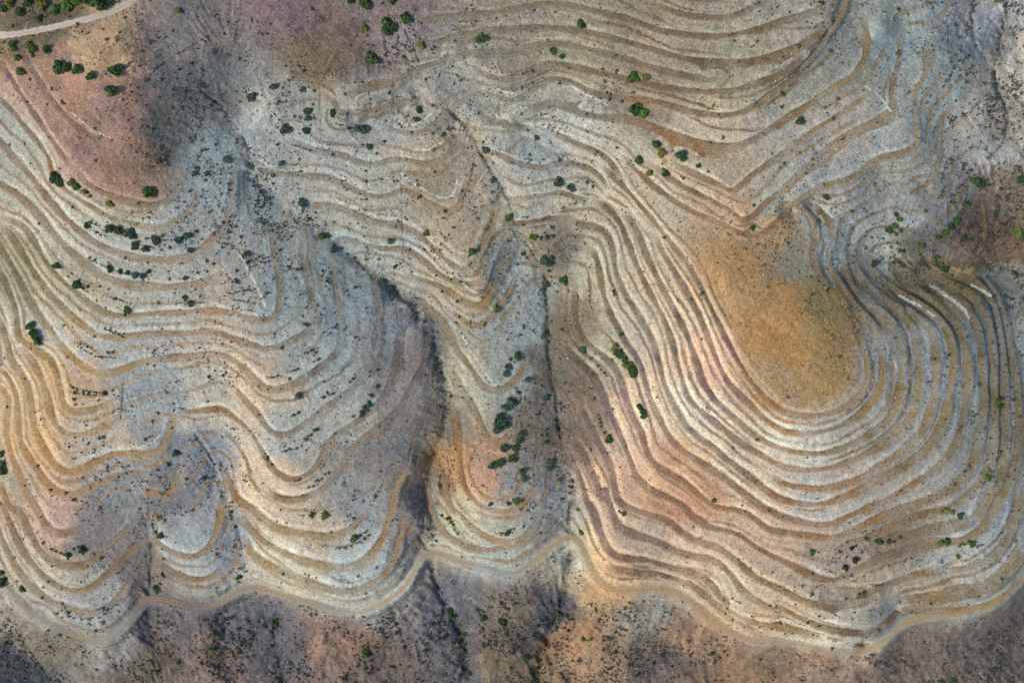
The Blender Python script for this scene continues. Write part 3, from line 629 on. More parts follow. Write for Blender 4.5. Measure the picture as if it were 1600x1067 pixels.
gm, gt, gb = new_mat("terraced_soil")
at = gt.nodes.new('ShaderNodeAttribute'); at.attribute_name = 'soil'
n1 = add_noise(gt, 1.5, 3, 0.8); n2 = add_noise(gt, 0.35, 5, 0.65)
c1 = mult(gt, at.outputs['Color'], maprange(gt, n1.outputs[0], 0.3, 0.7, 0.42, 1.58))
c2 = mult(gt, c1, maprange(gt, n2.outputs[0], 0.3, 0.7, 0.82, 1.18))
vo = gt.nodes.new('ShaderNodeTexVoronoi'); vo.inputs['Scale'].default_value = 0.9
tc = gt.nodes.new('ShaderNodeTexCoord'); gt.links.new(tc.outputs['Object'], vo.inputs['Vector'])
sp = maprange(gt, vo.outputs['Distance'], 0.10, 0.28, 1.0, 0.0)           # sparse pale stones
rnd = maprange(gt, vo.outputs['Color'], 0.45, 0.8, 0.0, 0.75)
mm = gt.nodes.new('ShaderNodeMath'); mm.operation = 'MULTIPLY'; gt.links.new(sp, mm.inputs[0]); gt.links.new(rnd, mm.inputs[1])
c3 = mixc(gt, mm.outputs[0], c2, (0.52, 0.49, 0.43))
gt.links.new(c3, gb.inputs['Base Color'])
bp = gt.nodes.new('ShaderNodeBump'); bp.inputs['Strength'].default_value = 0.4; bp.inputs['Distance'].default_value = 0.2
gt.links.new(n1.outputs[0], bp.inputs['Height']); gt.links.new(bp.outputs[0], gb.inputs['Normal'])

# ------------------------------------------------------------------ the hillside sheet
wx, wy, wz = world(GX, GY, Z)
co = np.stack([wx, wy, wz], -1).reshape(-1, 3).astype(np.float32)
me = bpy.data.meshes.new('terraced_hillside')
idx = (np.arange(ny - 1)[:, None] * nx + np.arange(nx - 1)[None]).reshape(-1)
quads = np.stack([idx + nx, idx + nx + 1, idx + 1, idx], 1).astype(np.int32)
me.vertices.add(len(co)); me.vertices.foreach_set('co', co.ravel())
me.loops.add(quads.size); me.loops.foreach_set('vertex_index', quads.ravel())
me.polygons.add(len(quads)); me.polygons.foreach_set('loop_start', np.arange(0, quads.size, 4, dtype=np.int32))
me.polygons.foreach_set('loop_total', np.full(len(quads), 4, np.int32))
me.polygons.foreach_set('use_smooth', np.ones(len(quads), bool))
ca = me.attributes.new('soil', 'FLOAT_COLOR', 'POINT')
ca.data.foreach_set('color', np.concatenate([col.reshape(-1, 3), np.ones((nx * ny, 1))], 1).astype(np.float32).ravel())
me.update(); me.materials.append(gm)
hill = bpy.data.objects.new('terraced_hillside', me); C.objects.link(hill); hill['kind'] = 'structure'


# ------------------------------------------------------------------ helpers for things
def tag(o, label=None, cat=None, group=None, kind=None):
    if label: o['label'] = label
    if cat: o['category'] = cat
    if group: o['group'] = group
    if kind: o['kind'] = kind
def mesh_obj(name, verts, faces, mats, parent=None, midx=None, smooth=False):
    m_ = bpy.data.meshes.new(name)
    v = np.asarray(verts, np.float32); f = np.asarray(faces, np.int32)
    m_.vertices.add(len(v)); m_.vertices.foreach_set('co', v.ravel())
    k = f.shape[1]
    m_.loops.add(f.size); m_.loops.foreach_set('vertex_index', f.ravel())
    m_.polygons.add(len(f)); m_.polygons.foreach_set('loop_start', np.arange(0, f.size, k, dtype=np.int32))
    m_.polygons.foreach_set('loop_total', np.full(len(f), k, np.int32))
    if midx is not None: m_.polygons.foreach_set('material_index', np.asarray(midx, np.int32))
    if smooth: m_.polygons.foreach_set('use_smooth', np.ones(len(f), bool))
    m_.update(calc_edges=True)
    for mt_ in mats: m_.materials.append(mt_)
    o = bpy.data.objects.new(name, m_); C.objects.link(o)
    if parent: o.parent = parent
    return o

# ------------------------------------------------------------------ gravel road and farm track, draped sheets
def ribbon(name, Q, half, lift, mat_, cols, nacross=9):
    T = np.gradient(Q, axis=0); T /= np.hypot(T[:, 0], T[:, 1])[:, None]; N = np.stack([-T[:, 1], T[:, 0]], 1)
    offs = np.linspace(-1, 1, nacross); rr = np.random.default_rng(5)
    nn = len(Q); e1 = np.interp(np.arange(nn), np.arange(0, nn + 12, 6), rr.uniform(-1, 1, len(np.arange(0, nn + 12, 6))))
    e2 = np.interp(np.arange(nn), np.arange(0, nn + 12, 7), rr.uniform(-1, 1, len(np.arange(0, nn + 12, 7))))
    hw = half * (1 + 0.24 * (e1[:, None] * (offs < 0) + e2[:, None] * (offs > 0)))
    P = Q[:, None, :] + N[:, None, :] * (offs[None, :] * hw)[..., None]
    px, py = P[..., 0], P[..., 1]; z = z_at(px, py) + lift * (1 - 1.6 * np.abs(offs) ** 6)
    x, y, z = world(px, py, z)
    v = np.stack([x, y, z], -1).reshape(-1, 3)
    a = (np.arange(nn - 1)[:, None] * nacross + np.arange(nacross - 1)).ravel()
    f = np.stack([a, a + 1, a + nacross + 1, a + nacross], 1)
    o = mesh_obj(name, v, f, [mat_], smooth=True)
    if o.data.polygons[0].normal.z < 0: o.data.flip_normals()
    c = cols(px, py, offs[None, :] + 0 * px); c = np.clip(c, 0.01, 0.8)
    ca_ = o.data.attributes.new('soil', 'FLOAT_COLOR', 'POINT')
    ca_.data.foreach_set('color', np.concatenate([c.reshape(-1, 3), np.ones((c.shape[0] * c.shape[1], 1))], 1).astype(np.float32).ravel())
    o['kind'] = 'structure'; return o
def col_at(px, py):
    i = np.clip(np.searchsorted(gx, px), 0, nx - 1); j = np.clip(np.searchsorted(gy, py), 0, ny - 1); return col[j, i]
def bank_at(px, py):
    i = np.clip(np.searchsorted(gx, px), 0, nx - 1); j = np.clip(np.searchsorted(gy, py), 0, ny - 1); return bank[j, i]
rm, rt, rb = new_mat("packed_earth")
ra = rt.nodes.new('ShaderNodeAttribute'); ra.attribute_name = 'soil'
rn = add_noise(rt, 1.2, 4, 0.75)
rt.links.new(mult(rt, ra.outputs['Color'], maprange(rt, rn.outputs[0], 0.3, 0.7, 0.72, 1.28)), rb.inputs['Base Color'])
rs = np.random.default_rng(9)
def road_cols(px, py, o):
    base = lin([190, 176, 158]) * ALB; rut = np.exp(-((np.abs(o) - 0.45) / 0.2) ** 2)
    g = 0.9 + 0.14 * rut - 0.30 * np.clip(np.abs(o) - 0.75, 0, 1) * 4 * 0.5 + rs.normal(0, 0.04, o.shape)
    return base * g[..., None]
ribbon('dirt_road', road, 5.6, 0.09, rm, road_cols)
def track_cols(px, py, o):
    b = col_at(px, py); och = lin([176, 138, 84])
    rut = np.exp(-((np.abs(o) - 0.42) / 0.13) ** 2)
    m_ = np.interp(px[:, 0], np.linspace(0, 1600, 60), np.random.default_rng(2).uniform(-0.2, 0.7, 60)).clip(0, 1)[:, None]
    c = b * 0.9 * (1 - m_[..., None]) + och * m_[..., None]
    c = c * (1 - 0.3 * rut[..., None]) + lin([196, 170, 125]) * 0.3 * rut[..., None]
    c *= (1 - 0.12 * np.exp(-((o) / 0.2) ** 2) - 0.12 * (np.abs(o) > 0.7) + rs.normal(0, 0.05, o.shape))[..., None]
    e = sstep(0.55, 1.0, np.abs(o) + rs.normal(0, 0.1, o.shape))[..., None]
    return c * (1 - e) + b * e
ribbon('farm_track', track, 4.6, 0.08, rm, track_cols, 15)

# ------------------------------------------------------------------ shrubs and small trees, as surveyed (map sheet: u,v,radius[,kind])
# kind: y yellow green, b bright green, p purple brown, default from the place
SHRUBS = """
r0c0 620,25,60 130,75,30 240,120,25 410,50,42,b 350,65,30 60,20,34,y 270,40,36,y 470,10,30,b 545,5,26 180,20,30 20,60,24 710,12,18 485,155,18,b 80,165,15 85,280,26 92,310,20 112,365,22 180,290,24,y 207,320,28 205,350,18 290,318,28 380,430,44 418,420,30 485,445,32 570,487,30 720,445,36 755,425,28 700,570,35 695,590,22,y 135,457,27 187,500,15 322,558,15 395,640,18 168,638,12 1575,605,30 1560,630,18 1120,70,22,y 25,265,12 635,852,12 60,908,12 1425,1000,25 1285,935,15 1240,980,15 1345,905,15 1580,1045,18 1225,1050,18 1350,100,12 1420,140,12 1575,135,12 375,1055,12 1280,545,18 1380,665,12 1140,672,15 1080,675,12 1145,320,10 1200,400,16 1120,435,15 1010,500,15 1000,610,14
r0c1 690,25,38 590,10,28 840,8,28 345,55,12,b 820,170,50 930,115,40 675,175,25,y 725,380,42 1405,237,38 1030,285,25,y 300,443,18 107,550,25 170,550,12 290,560,20 365,570,18 140,632,18 325,695,25 240,732,15 275,735,15 322,742,22 365,735,15 485,715,25 185,812,35 315,820,25 340,780,12 1015,695,25 1000,752,22 635,810,25 680,815,30 575,805,15 705,925,22 1250,742,18 1170,843,20 1440,940,25 165,1020,22 205,505,15 185,415,12 90,150,12 590,285,15 800,885,18 1105,660,15 10,590,15 755,960,15 480,970,15 1225,850,12 830,580,15 555,590,15
r0c2 433,165,32 257,325,22 315,352,20 755,490,38,b 835,485,24,y 655,450,18,y 565,435,14 580,510,18 775,690,42 815,705,36,b 1530,262,15,y 1315,862,15 150,862,20 905,910,30 935,960,30,y 1050,980,35 785,1003,30 655,925,15 110,970,15 945,1055,18,y 1165,1045,20 60,550,12 690,635,15 610,620,18 100,815,14 755,580,15,y 650,350,12 355,430,10 295,1000,18
r0c3 1430,8,25,b 190,290,18 85,590,20 85,665,18 250,420,10 440,620,14 357,675,18 385,660,10 195,765,28 410,740,15 135,78,15 400,135,10 330,20,20 95,1020,15 785,130,8 875,205,8 865,672,8
r1c0 345,45,36 370,70,30 455,80,30,y 485,95,26 540,135,24,y 565,155,18 688,207,25,y 925,135,34 965,140,22 560,325,18 600,330,12 540,345,22 700,365,32 740,372,30 815,385,30 830,415,22 600,385,16 630,400,12 665,380,18 975,432,28 1120,430,25 1170,410,25 1225,380,18 915,422,12 840,460,25 835,480,20 910,490,22 935,475,12 1185,497,22 450,228,12 1400,325,18 1435,120,15 1190,125,15 350,590,22 380,602,18 485,712,28 520,730,18 490,685,18 550,725,18 560,540,16 590,555,14 690,615,22 750,630,20 850,655,24 890,657,22 800,645,20 930,630,20 1155,675,20 1060,675,15 1295,565,15 1335,580,15 1290,630,15 190,975,30 205,1010,32 230,1045,30 690,998,18 720,1005,14 1195,830,22 1160,795,20 720,797,14 605,812,12 660,855,12 800,870,25 780,900,15 1480,625,18 1480,690,20 1550,520,22 1555,570,18 1505,415,18 1215,20,20 1290,20,20 400,965,12 590,1035,14 930,290,14 1285,60,14
r1c1 105,30,18 25,130,16 45,135,15 58,170,15 52,205,15 35,228,15 8,190,16 12,160,12 300,205,30 285,180,18 425,415,30 490,495,25 485,465,16 845,443,22 868,597,20 1062,388,22,b 1235,357,18 1570,300,28,b 1475,65,20 1475,135,15 1580,440,16 1010,90,15 1005,60,12 790,690,25 825,740,28 850,765,20 310,960,20 215,605,15 265,620,20 1257,815,17 1505,865,25,b 1410,790,14 1345,935,12 1155,460,15 1050,490,15 1125,655,12 1215,680,12 1350,500,25 1290,125,14 535,65,10 690,70,12 50,320,15 995,835,14 965,765,12 1020,160,18 620,1040,14 875,350,10 620,540,16 570,520,14
r1c2 285,72,32 370,110,27 860,15,25,y 955,15,25 1070,45,18 1225,5,14 1510,215,18 1550,190,10,y 1500,355,20 125,415,30,b 185,420,16 215,418,20 255,410,16 250,355,18 70,525,20 200,560,30 235,575,24 250,550,20 225,630,20 320,690,30 215,710,25 285,758,15 635,755,18 640,775,16 680,1025,20 205,1030,28 75,972,18 1185,770,18 1120,800,12 1185,1050,14,y 750,335,12 680,65,14 505,105,12 650,350,10 485,605,10 250,940,12 165,830,10 70,290,12 90,545,12 35,585,12
r1c3 1100,105,18,b 1090,130,18 1078,160,18,b 1160,207,12 985,253,18 1230,215,22 1185,280,22,b 1170,315,24 1140,355,22 1100,388,24,b 1065,420,25 800,270,20 825,305,22,b 790,345,22,b 750,370,25 825,375,20 800,395,18 648,270,14 520,253,18 610,485,14 950,465,28,b 815,495,18 840,508,20 1215,430,25 1565,380,32,b 1590,420,28 1580,50,30 1430,255,22 1080,585,26 1105,615,24 1050,540,20 1300,65,34 1330,85,30 1280,60,22 610,410,12 1310,230,15 320,690,14 345,715,14 375,745,18 660,580,22 360,165,22 980,130,10 1530,635,20 995,760,12 500,865,14
r2c0 20,760,34,b 25,810,38 15,700,26 45,405,15 128,83,10 990,445,15 955,495,18 650,597,18 622,603,16,y 555,635,15,y 1085,385,14 1080,435,8 1100,700,25 1055,765,20 1163,855,18 1000,845,15 315,925,18 1255,680,14 1340,765,14 875,1040,14 520,315,16 480,305,12 560,315,12 600,315,10 455,285,13 465,320,14 470,360,14 470,390,15 515,390,12 615,368,14 655,325,20 705,305,12 675,68,16 705,63,16 640,95,12 525,500,8 545,495,8 935,595,12 545,30,12 500,15,12 570,70,10 430,655,12 465,730,12 600,845,12 1285,850,20 240,5,25 1445,1055,16 985,800,14
r2c1 315,72,16 345,52,16 375,65,14 390,110,16 365,125,10 240,180,16 262,172,12 210,230,18 100,222,12 135,212,12 265,340,22 445,318,15 425,345,18 480,322,12 235,455,16 265,442,16 585,250,16 610,230,18 765,278,20 720,335,20 610,465,17 705,390,22 680,410,22 655,435,20 700,430,15 665,460,20 345,580,16 375,555,20 320,597,9 185,682,14 255,665,10 75,725,18 100,765,14 455,818,18 385,870,16 410,855,10 330,910,14 360,900,14 550,880,16 750,960,14 1062,725,18 1060,860,18 1130,150,20 1155,190,15 1120,180,15 760,175,15 710,185,12 1590,370,36 1560,410,30 1530,490,46 1510,545,34 1565,520,24 1560,660,28 1475,770,28 1510,765,28 1535,745,28 1590,730,30 1470,1015,20 1580,1010,20 845,488,10 155,1050,14 160,35,15,y 495,572,14 1245,670,12 1565,200,22 1580,160,24 1590,110,18 430,1060,15 290,955,8
r2c2 445,50,28 455,68,18 495,103,12 540,150,14 555,175,14 575,195,12 585,210,9 640,35,26,y 660,65,28 680,85,26 705,105,24 725,150,34,b 750,180,36 755,205,22 515,357,16 905,347,12,y 790,400,22 808,430,24 825,462,22 545,480,14 555,505,16 560,530,14 580,570,18,y 600,605,28 515,530,12 540,460,10 95,235,24 205,355,24 40,315,20 15,380,25 30,90,30 1380,658,14 205,630,20,b 240,750,24 240,790,22 70,810,24 70,855,24 55,580,26 40,620,32 25,665,26 20,740,20 290,870,20,y 380,870,20 375,905,16 25,990,25,b 50,950,12 675,785,10 1265,993,20,b 675,1060,18,b 415,1050,20,y 495,675,14,y 1045,710,7 310,980,15 50,1045,14 45,465,10 670,860,7 600,695,10
r2c3 1435,375,24,b 1440,405,20 1445,430,16 610,345,12 1440,690,20,y 1370,855,28,b 1380,820,20,y 735,750,8 655,1020,8 1110,1050,24,y 1230,810,15,y 1150,1060,20,y
r3c0 265,190,18 325,230,15 350,245,14 380,255,14 400,265,12 430,270,22 425,290,15 460,230,14 515,232,28 520,255,18 490,220,15 105,428,16 145,480,24 263,535,14 95,280,14 1000,35,20,y 1030,50,14 1005,145,24 1020,290,18 1015,385,20 1030,400,16 985,480,28 1000,445,18 1500,400,22 1490,430,16 1495,355,12 1535,370,12 1355,262,16 597,740,18 1345,635,16,y 1335,765,22,y 1385,780,16 1325,855,30,b 1315,905,12 10,430,35 15,370,25 945,835,12 1120,935,20 865,960,16 1550,738,14 1050,800,14 1075,880,14 1425,965,10 390,570,12,y 270,470,14 300,435,14 1435,375,10 1470,90,18 1445,0,14 800,780,12 145,165,12
r3c1 435,20,28,b 420,5,18 350,15,20 610,40,18 615,165,26,b 600,175,18 650,145,16 685,125,12 705,143,14 680,170,12 660,190,10 600,215,12 560,225,14 520,228,12 310,385,14 330,392,14 375,407,12 170,385,14 755,345,13 1100,205,18 1080,105,14 1105,145,12 1130,180,10 1165,20,18 1195,40,20 1215,60,18 1235,80,16 1260,130,15 1240,110,10 1285,280,14 1530,133,16 1575,130,22 1590,110,14 1300,160,8 1325,380,8 1090,370,16 130,690,32 60,580,14 880,745,20 685,880,30 635,890,14 1060,860,20 1215,620,28 1230,650,24 1160,790,18 1200,770,18 210,940,20,b 1330,1005,22 1270,1020,20 1300,860,24 1300,770,28 900,950,18 960,960,14 820,780,20 1380,610,18 1420,660,22 1540,680,28 1430,935,12 1390,935,8 455,550,8 470,125,12 1410,540,10 1450,530,10 1225,430,10 1280,940,14
r3c2 440,130,22,y 425,115,14 695,8,22,b 290,635,26 275,655,18,b 245,690,18 940,730,18 960,732,16 445,790,20 470,800,14 570,800,16 600,800,14 1250,875,20 1300,905,16 820,555,14 860,550,10 1018,600,12 1105,632,12 65,800,18 165,970,22 160,1015,22 135,1050,22 120,1000,15 250,280,14 310,228,12 180,130,14 210,130,12 70,90,14 120,40,12 10,105,14 320,1035,16 1000,960,16 880,940,20 850,920,14 780,1015,20 715,1045,16 785,720,14 1375,540,14 1550,920,16 90,905,25 495,575,14 385,715,12 840,680,8 930,980,10 645,1020,12 175,930,15 205,860,14
r3c3 270,250,22,b 315,250,10 450,245,15,b 610,170,20,b 690,180,24 715,190,18,y 755,180,20 785,185,14 825,155,18,y 1080,190,22,b 1115,170,22 1120,195,20 1195,205,20,b 1230,200,18 1265,195,26,b 1195,20,24 1215,12,18,b 1080,5,20,y 1180,280,20,y 1085,310,14 480,340,25,p 545,300,22,p 560,295,16,p 520,225,20,p 545,205,18,p 485,540,18,b 600,505,20,b 570,515,18,y 270,510,18,y 685,455,14 710,455,14 215,460,12 320,650,16,y 320,710,14,y 400,850,18,y 690,735,18,y 280,765,12,y 105,755,12 1095,985,16 1145,1050,26 1080,1060,22 1460,415,16 1210,1030,14 665,950,14 180,885,15 200,895,14 845,825,10 895,620,14,y 800,865,12 1580,800,16 280,385,14,y 75,465,12,y 490,280,14,b
"""
PLACES = """
60,15|beyond the pale road at the top left
135,5|beyond the pale road near its bend
20,80|just below the left end of the pale road
60,80|beside the first red terraces below the road
110,108|in the row across the red slope
178,125|at the dark right edge of the red slope
95,155|on the red slope near its purple band
320,20|on the smooth grey saddle at the top left
300,130|on the dark grey hollow right of the red slope
320,240|on the pale slope above the small hollow
395,150|beside the pale triangular bank at the upper left
430,135|on the dotted pale slope at upper left
480,180|in the vertical row on the pale slope
447,200|at the foot of the dotted pale slope
560,200|on the ledge right of the dotted pale slope
560,5|on the purple ground at the top edge
610,40|above the forked gullies at the top
560,95|alone on the brown slope under the forked gullies
750,60|beside the first curved terraces at the top
650,180|on the white ledge left of the long ditch
760,235|beside the long ditch in the upper middle
870,85|on the upper terraces right of centre
985,122|on the upper middle terrace bank
1000,175|on the pale bank under the upper terraces
1040,240|on the fan of terraces above the saddle
840,215|on the pale slope right of the long ditch
1180,65|on the parallel terraces at the top right
1215,160|where the top right terraces fan out
1290,165|on the slanting terraces at upper right
1400,40|on the grey slope at the top right
1560,10|by the stream bed at the top right
1200,320|by the saddle above the orange hilltop
95,280|on the tan terraces at the left edge
140,300|in the row under the red slope
235,300|on the grey knob below the red slope
180,355|in the hedge rows of the left hollow
245,375|in the middle hedge row of the left hollow
300,370|at the right end of the left hollow
220,430|on the lower hedge row at the left
130,445|on the tan bank left of the hedge rows
110,415|beside the tan terrace at the left
50,520|on the white scar at the left edge
190,485|on the pale bank between left terraces
300,475|on the broad pale bank at left centre
380,290|above the small vertical ditch at left
370,430|beside the white cut at left centre
410,310|in the ring on the blue grey slope
475,315|at the head of the deep central gully
520,390|on the edge of the deep central gully
460,420|on the blue grey terraces at left centre
610,380|on the pale slope right of the deep gully
610,450|in the deep gully above its bend
670,360|on the pointed terraces of the middle spur
720,410|on the middle spur below its tip
790,345|beside the ditch in the upper middle
785,270|beside the ditch above the middle spur
870,290|on the white bank above the right gully
840,370|on the green ledge above the right gully
855,410|at the head of the right gully
860,440|in the upper right gully
850,520|in the right gully at mid height
960,455|on the upper left flank of the orange hill
1000,270|on the long terraces left of the saddle
1090,465|on the rim terrace of the orange hilltop
970,525|on the upper terrace left of the orange hill
975,570|in the long hedge left of the orange hill
940,575|on the narrow bank left of the long hedge
920,550|on the bank nearest the right gully
1000,645|on the peach terrace below the long hedge
945,665|in the lower hedge by the right gully
1120,780|on the grey patch of the orange hill flank
1145,700|on the cream terrace below the orange hilltop
970,795|on the peach bank near the right gully
1090,640|on the peach terraces of the orange hill
800,550|on the blue flank of the middle spur
785,655|in the thicket down the middle spur
810,690|in the lower thicket of the middle spur
775,725|in the olive clump on the middle spur
815,745|under the thicket on the middle spur
860,640|in the right gully below its middle
855,720|in the lower right gully
890,750|at the bottom of the right gully
495,545|on the upper tufted bank of the big spur
465,590|on the middle tufted bank of the big spur
470,645|on the lower tufted bank of the big spur
575,640|in the green clump of the big spur
550,600|on the pale terraces right of the big spur
490,675|on the narrow bank below the big spur tufts
430,720|on the peach edge of the big spur
500,750|on the grey bank low on the big spur
610,655|on the dark right flank of the big spur
665,740|in the deep gully near its end
690,580|in the narrow part of the deep gully
1350,355|on the grey slope right of the hilltop
1400,350|in the crooked clump right of the hilltop
1470,300|in the upright clump at the right
1490,345|in the long curved hedge at the right
1440,385|by the dark valley at the right
1475,415|in the dark valley right of the hilltop
1520,285|in the dark valley head at the right edge
1590,360|at the right edge above the dark valley
1360,410|where the white slope meets the dark valley
1290,445|on the terrace hugging the orange hilltop
1560,635|on the olive terraces at the right edge
1540,745|on the lower terraces at the right edge
1350,620|on the ring of terraces round the hilltop
1490,805|on the olive patch at lower right
1375,845|by the grey scar at lower right
1325,880|around the dark scar at lower right
1270,865|on the pale bank left of the scar
1480,850|on the brown bank low at the right
1480,870|under the olive pair at lower right
1340,930|on the whitish bank at lower right
1270,925|on the brown terraces at lower right
1280,970|just above the lower track at right
1300,1015|on the lower track at the right
1200,975|above the track near the lower middle
1130,930|on the terraces above the track bend
1370,985|where the track dips at lower right
1480,1055|on the dark bank at the bottom right
1560,905|at the end of the white bank at right
5,730|at the dark left edge
10,640|on the peach terraces at the left edge
75,765|on the tan terrace at the left
155,565|in the fine rows at the left
165,610|in the comb of rows at the left
155,660|on the lower bank of the left hollow
240,650|on the smooth blue grey slope at left
275,620|at the right of the blue grey slope
275,710|beside the hollow right of the gold terrace
250,745|at the end of the gold terrace
320,720|in the dotted blue hollow at left
360,800|by the small gully at the lower left
65,850|on the peach terrace at the lower left
90,860|in the short hedge at the lower left
125,860|at the right end of the short hedge
35,910|on the left terraces above the track
75,920|on the lower left bank above the track
15,905|at the left edge beside the track
150,985|inside the lower left bend of the track
255,830|on the small ridge at the lower left
248,880|down the crest of the small ridge
248,915|at the foot of the small ridge
375,900|on the right flank of the small spur
340,965|under the track at the lower left
330,1010|on the rough ground at the lower left
275,1030|on the stony ground below the small spur
430,975|on the dark slope under the big spur
450,1030|near the bottom edge below the big spur
505,800|on the bank at the foot of the big spur
555,845|in the curved hedge at the foot of the spur
480,895|on the white bank above the track
590,885|on the pale bank left of the deep gully mouth
675,845|just right of the deep gully mouth
700,815|on the slanting hedge of the middle spur foot
790,830|on the terraces at the middle spur foot
570,1020|on the rocky ground at the bottom centre
620,985|on the grey slope below the track
705,960|in the dark ravine below the track
725,1020|low in the dark ravine at the bottom
680,895|at the head of the dark ravine
775,970|on the brown ground right of the ravine
840,830|left of the right gully mouth
910,830|right of the right gully mouth
870,860|inside the hairpin of the track
870,965|in the ravine below the track hairpin
840,1050|low in the ravine below the hairpin
915,1000|on the orange ground below the hairpin
950,1000|right of the orange ground at the bottom
1010,940|just under the track at lower middle
1035,985|on the grey ground under the track
1020,1035|on the blue grey patch at the bottom
1120,1020|on the orange earth at the bottom
"""
items = []
for ln in SHRUBS.strip().splitlines():
    key, *rest = ln.split(); ox, oy, s = KEYS[key]
    for q in rest:
        f = q.split(','); items.append([ox + float(f[0]) / s, oy + float(f[1]) / s, float(f[2]) / s, f[3] if len(f) > 3 else ''])
items.sort(key=lambda e: -e[2])
solo, rest_items = items[:298], items[298:]

# leaf colours
def leaf_mat(name, rgb):
    m_, t_, b_ = new_mat(name, 0.8)
    nn = add_noise(t_, 1.3, 3, 0.7); oi = t_.nodes.new('ShaderNodeObjectInfo')
    a_ = t_.nodes.new('ShaderNodeAttribute'); a_.attribute_name = 'tone'
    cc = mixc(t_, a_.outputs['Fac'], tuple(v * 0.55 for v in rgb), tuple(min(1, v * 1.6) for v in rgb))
    cc = mult(t_, cc, maprange(t_, nn.outputs[0], 0.3, 0.7, 0.7, 1.3))
    cc = mult(t_, cc, maprange(t_, oi.outputs['Random'], 0, 1, 0.8, 1.25))
    t_.links.new(cc, b_.inputs['Base Color']); return m_
LEAF = {'d': leaf_mat('dark_green_leaves', (0.052, 0.098, 0.034)), 'g': leaf_mat('blue_green_leaves', (0.062, 0.105, 0.072)),
        'y': leaf_mat('yellow_green_leaves', (0.17, 0.18, 0.045)), 'b': leaf_mat('bright_green_leaves', (0.095, 0.16, 0.035)),
        'p': leaf_mat('purple_brown_leaves', (0.045, 0.032, 0.034))}
bark, _, bb = new_mat('grey_bark'); bb.inputs['Base Color'].default_value = (0.10, 0.08, 0.06, 1)
WORD = {'d': 'dark green', 'g': 'blue green', 'y': 'yellow green', 'b': 'bright green', 'p': 'purple brown'}

def crown_geo(seed, leaves, flat=0.75):
    r = np.random.default_rng(seed); k = r.integers(6, 10)
    ang = r.uniform(0, 2 * np.pi, k); rad = np.sqrt(r.uniform(0.02, 0.42, k)); rad[0] = 0.05
    lc = np.stack([rad * np.cos(ang), rad * np.sin(ang) * r.uniform(0.75, 1), r.uniform(0.45, 0.95, k) * (1 - 0.5 * rad)], 1)
    lr = r.uniform(0.26, 0.46, k)
    V, F, T = [], [], []
    for i in range(leaves):
        j = r.integers(0, k); d = r.normal(size=3); d[2] = abs(d[2]) * 1.1 - 0.25; d /= np.linalg.norm(d)
        c = lc[j] + d * lr[j] * r.uniform(0.55, 1.12)
        nrm = d + r.normal(0, 0.55, 3); nrm /= np.linalg.norm(nrm)
        a = np.cross(nrm, r.normal(size=3)); a /= np.linalg.norm(a); b = np.cross(nrm, a)
        s = r.uniform(0.07, 0.15)
        n0 = len(V); V += [c - a*s - b*s*0.6, c + a*s*0.9 - b*s*0.7, c + a*s*1.1 + b*s*0.6, c - a*s*0.8 + b*s*0.8]
        F.append([n0, n0+1, n0+2, n0+3]); T += [np.clip(r.normal(0.45, 0.3), 0, 1)] * 4
    for j in range(k):                      # the dense twiggy heart of each clump
        q = []
        for st in range(5):
            ph = math.pi * (st + 0.5) / 5
            for sg in range(8):
                th = 2 * math.pi * sg / 8
                q.append(lc[j] + lr[j] * 0.72 * r.uniform(0.8, 1.1) * np.array([math.sin(ph)*math.cos(th), math.sin(ph)*math.sin(th), math.cos(ph)]))
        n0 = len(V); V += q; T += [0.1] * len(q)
        for st in range(4):
            for sg in range(8):
                F.append([n0+st*8+sg, n0+(st+1)*8+sg, n0+(st+1)*8+(sg+1) % 8, n0+st*8+(sg+1) % 8])
    V = np.array(V); V[:, 2] *= flat
    return V, np.array(F), np.array(T, np.float32)
def stems_geo(seed):
    r = np.random.default_rng(seed); V, F = [], []
    for s in range(4):
        th = s * 1.57 + r.uniform(0, 1); top = np.array([0.35*math.cos(th), 0.35*math.sin(th), 0.55]); bot = top * np.array([0.15, 0.15, 0]) + np.array([0, 0, -0.35])
        n0 = len(V)
        for c, w_ in ((bot, 0.07), ((bot + top) / 2 * np.array([0.8, 0.8, 1]), 0.05), (top, 0.025)):
            for g in range(5): V.append(c + w_ * np.array([math.cos(g*1.257), math.sin(g*1.257), 0]))
        for L_ in range(2):
            for g in range(5): F.append([n0+L_*5+g, n0+L_*5+(g+1) % 5, n0+(L_+1)*5+(g+1) % 5, n0+(L_+1)*5+g])
    return np.array(V), np.array(F)
def set_tone(me_, T):
    a_ = me_.attributes.new('tone', 'FLOAT', 'POINT'); a_.data.foreach_set('value', T)
CROWN, SMALL, STEM = {}, {}, {}
for kind in LEAF:
    for v in range(5):
        Vv, Ff, Tt = crown_geo(100 + v, 520)
        o = mesh_obj('crown', Vv, Ff, [LEAF[kind]]); set_tone(o.data, Tt); CROWN[kind, v] = o.data; bpy.data.objects.remove(o)
        Vv, Ff, Tt = crown_geo(200 + v, 190); sv, sf = stems_geo(v)
        allv = np.vstack([Vv, sv]); allf = np.vstack([Ff, sf + len(Vv)])
        o = mesh_obj('shrub', allv, allf, [LEAF[kind], bark], midx=[0] * len(Ff) + [1] * len(sf))
        set_tone(o.data, np.concatenate([Tt, np.full(len(sv), 0.3, np.float32)])); SMALL[kind, v] = o.data; bpy.data.objects.remove(o)
for v in range(4):
    sv, sf = stems_geo(50 + v); o = mesh_obj('stem', sv, sf, [bark]); STEM[v] = o.data; bpy.data.objects.remove(o)

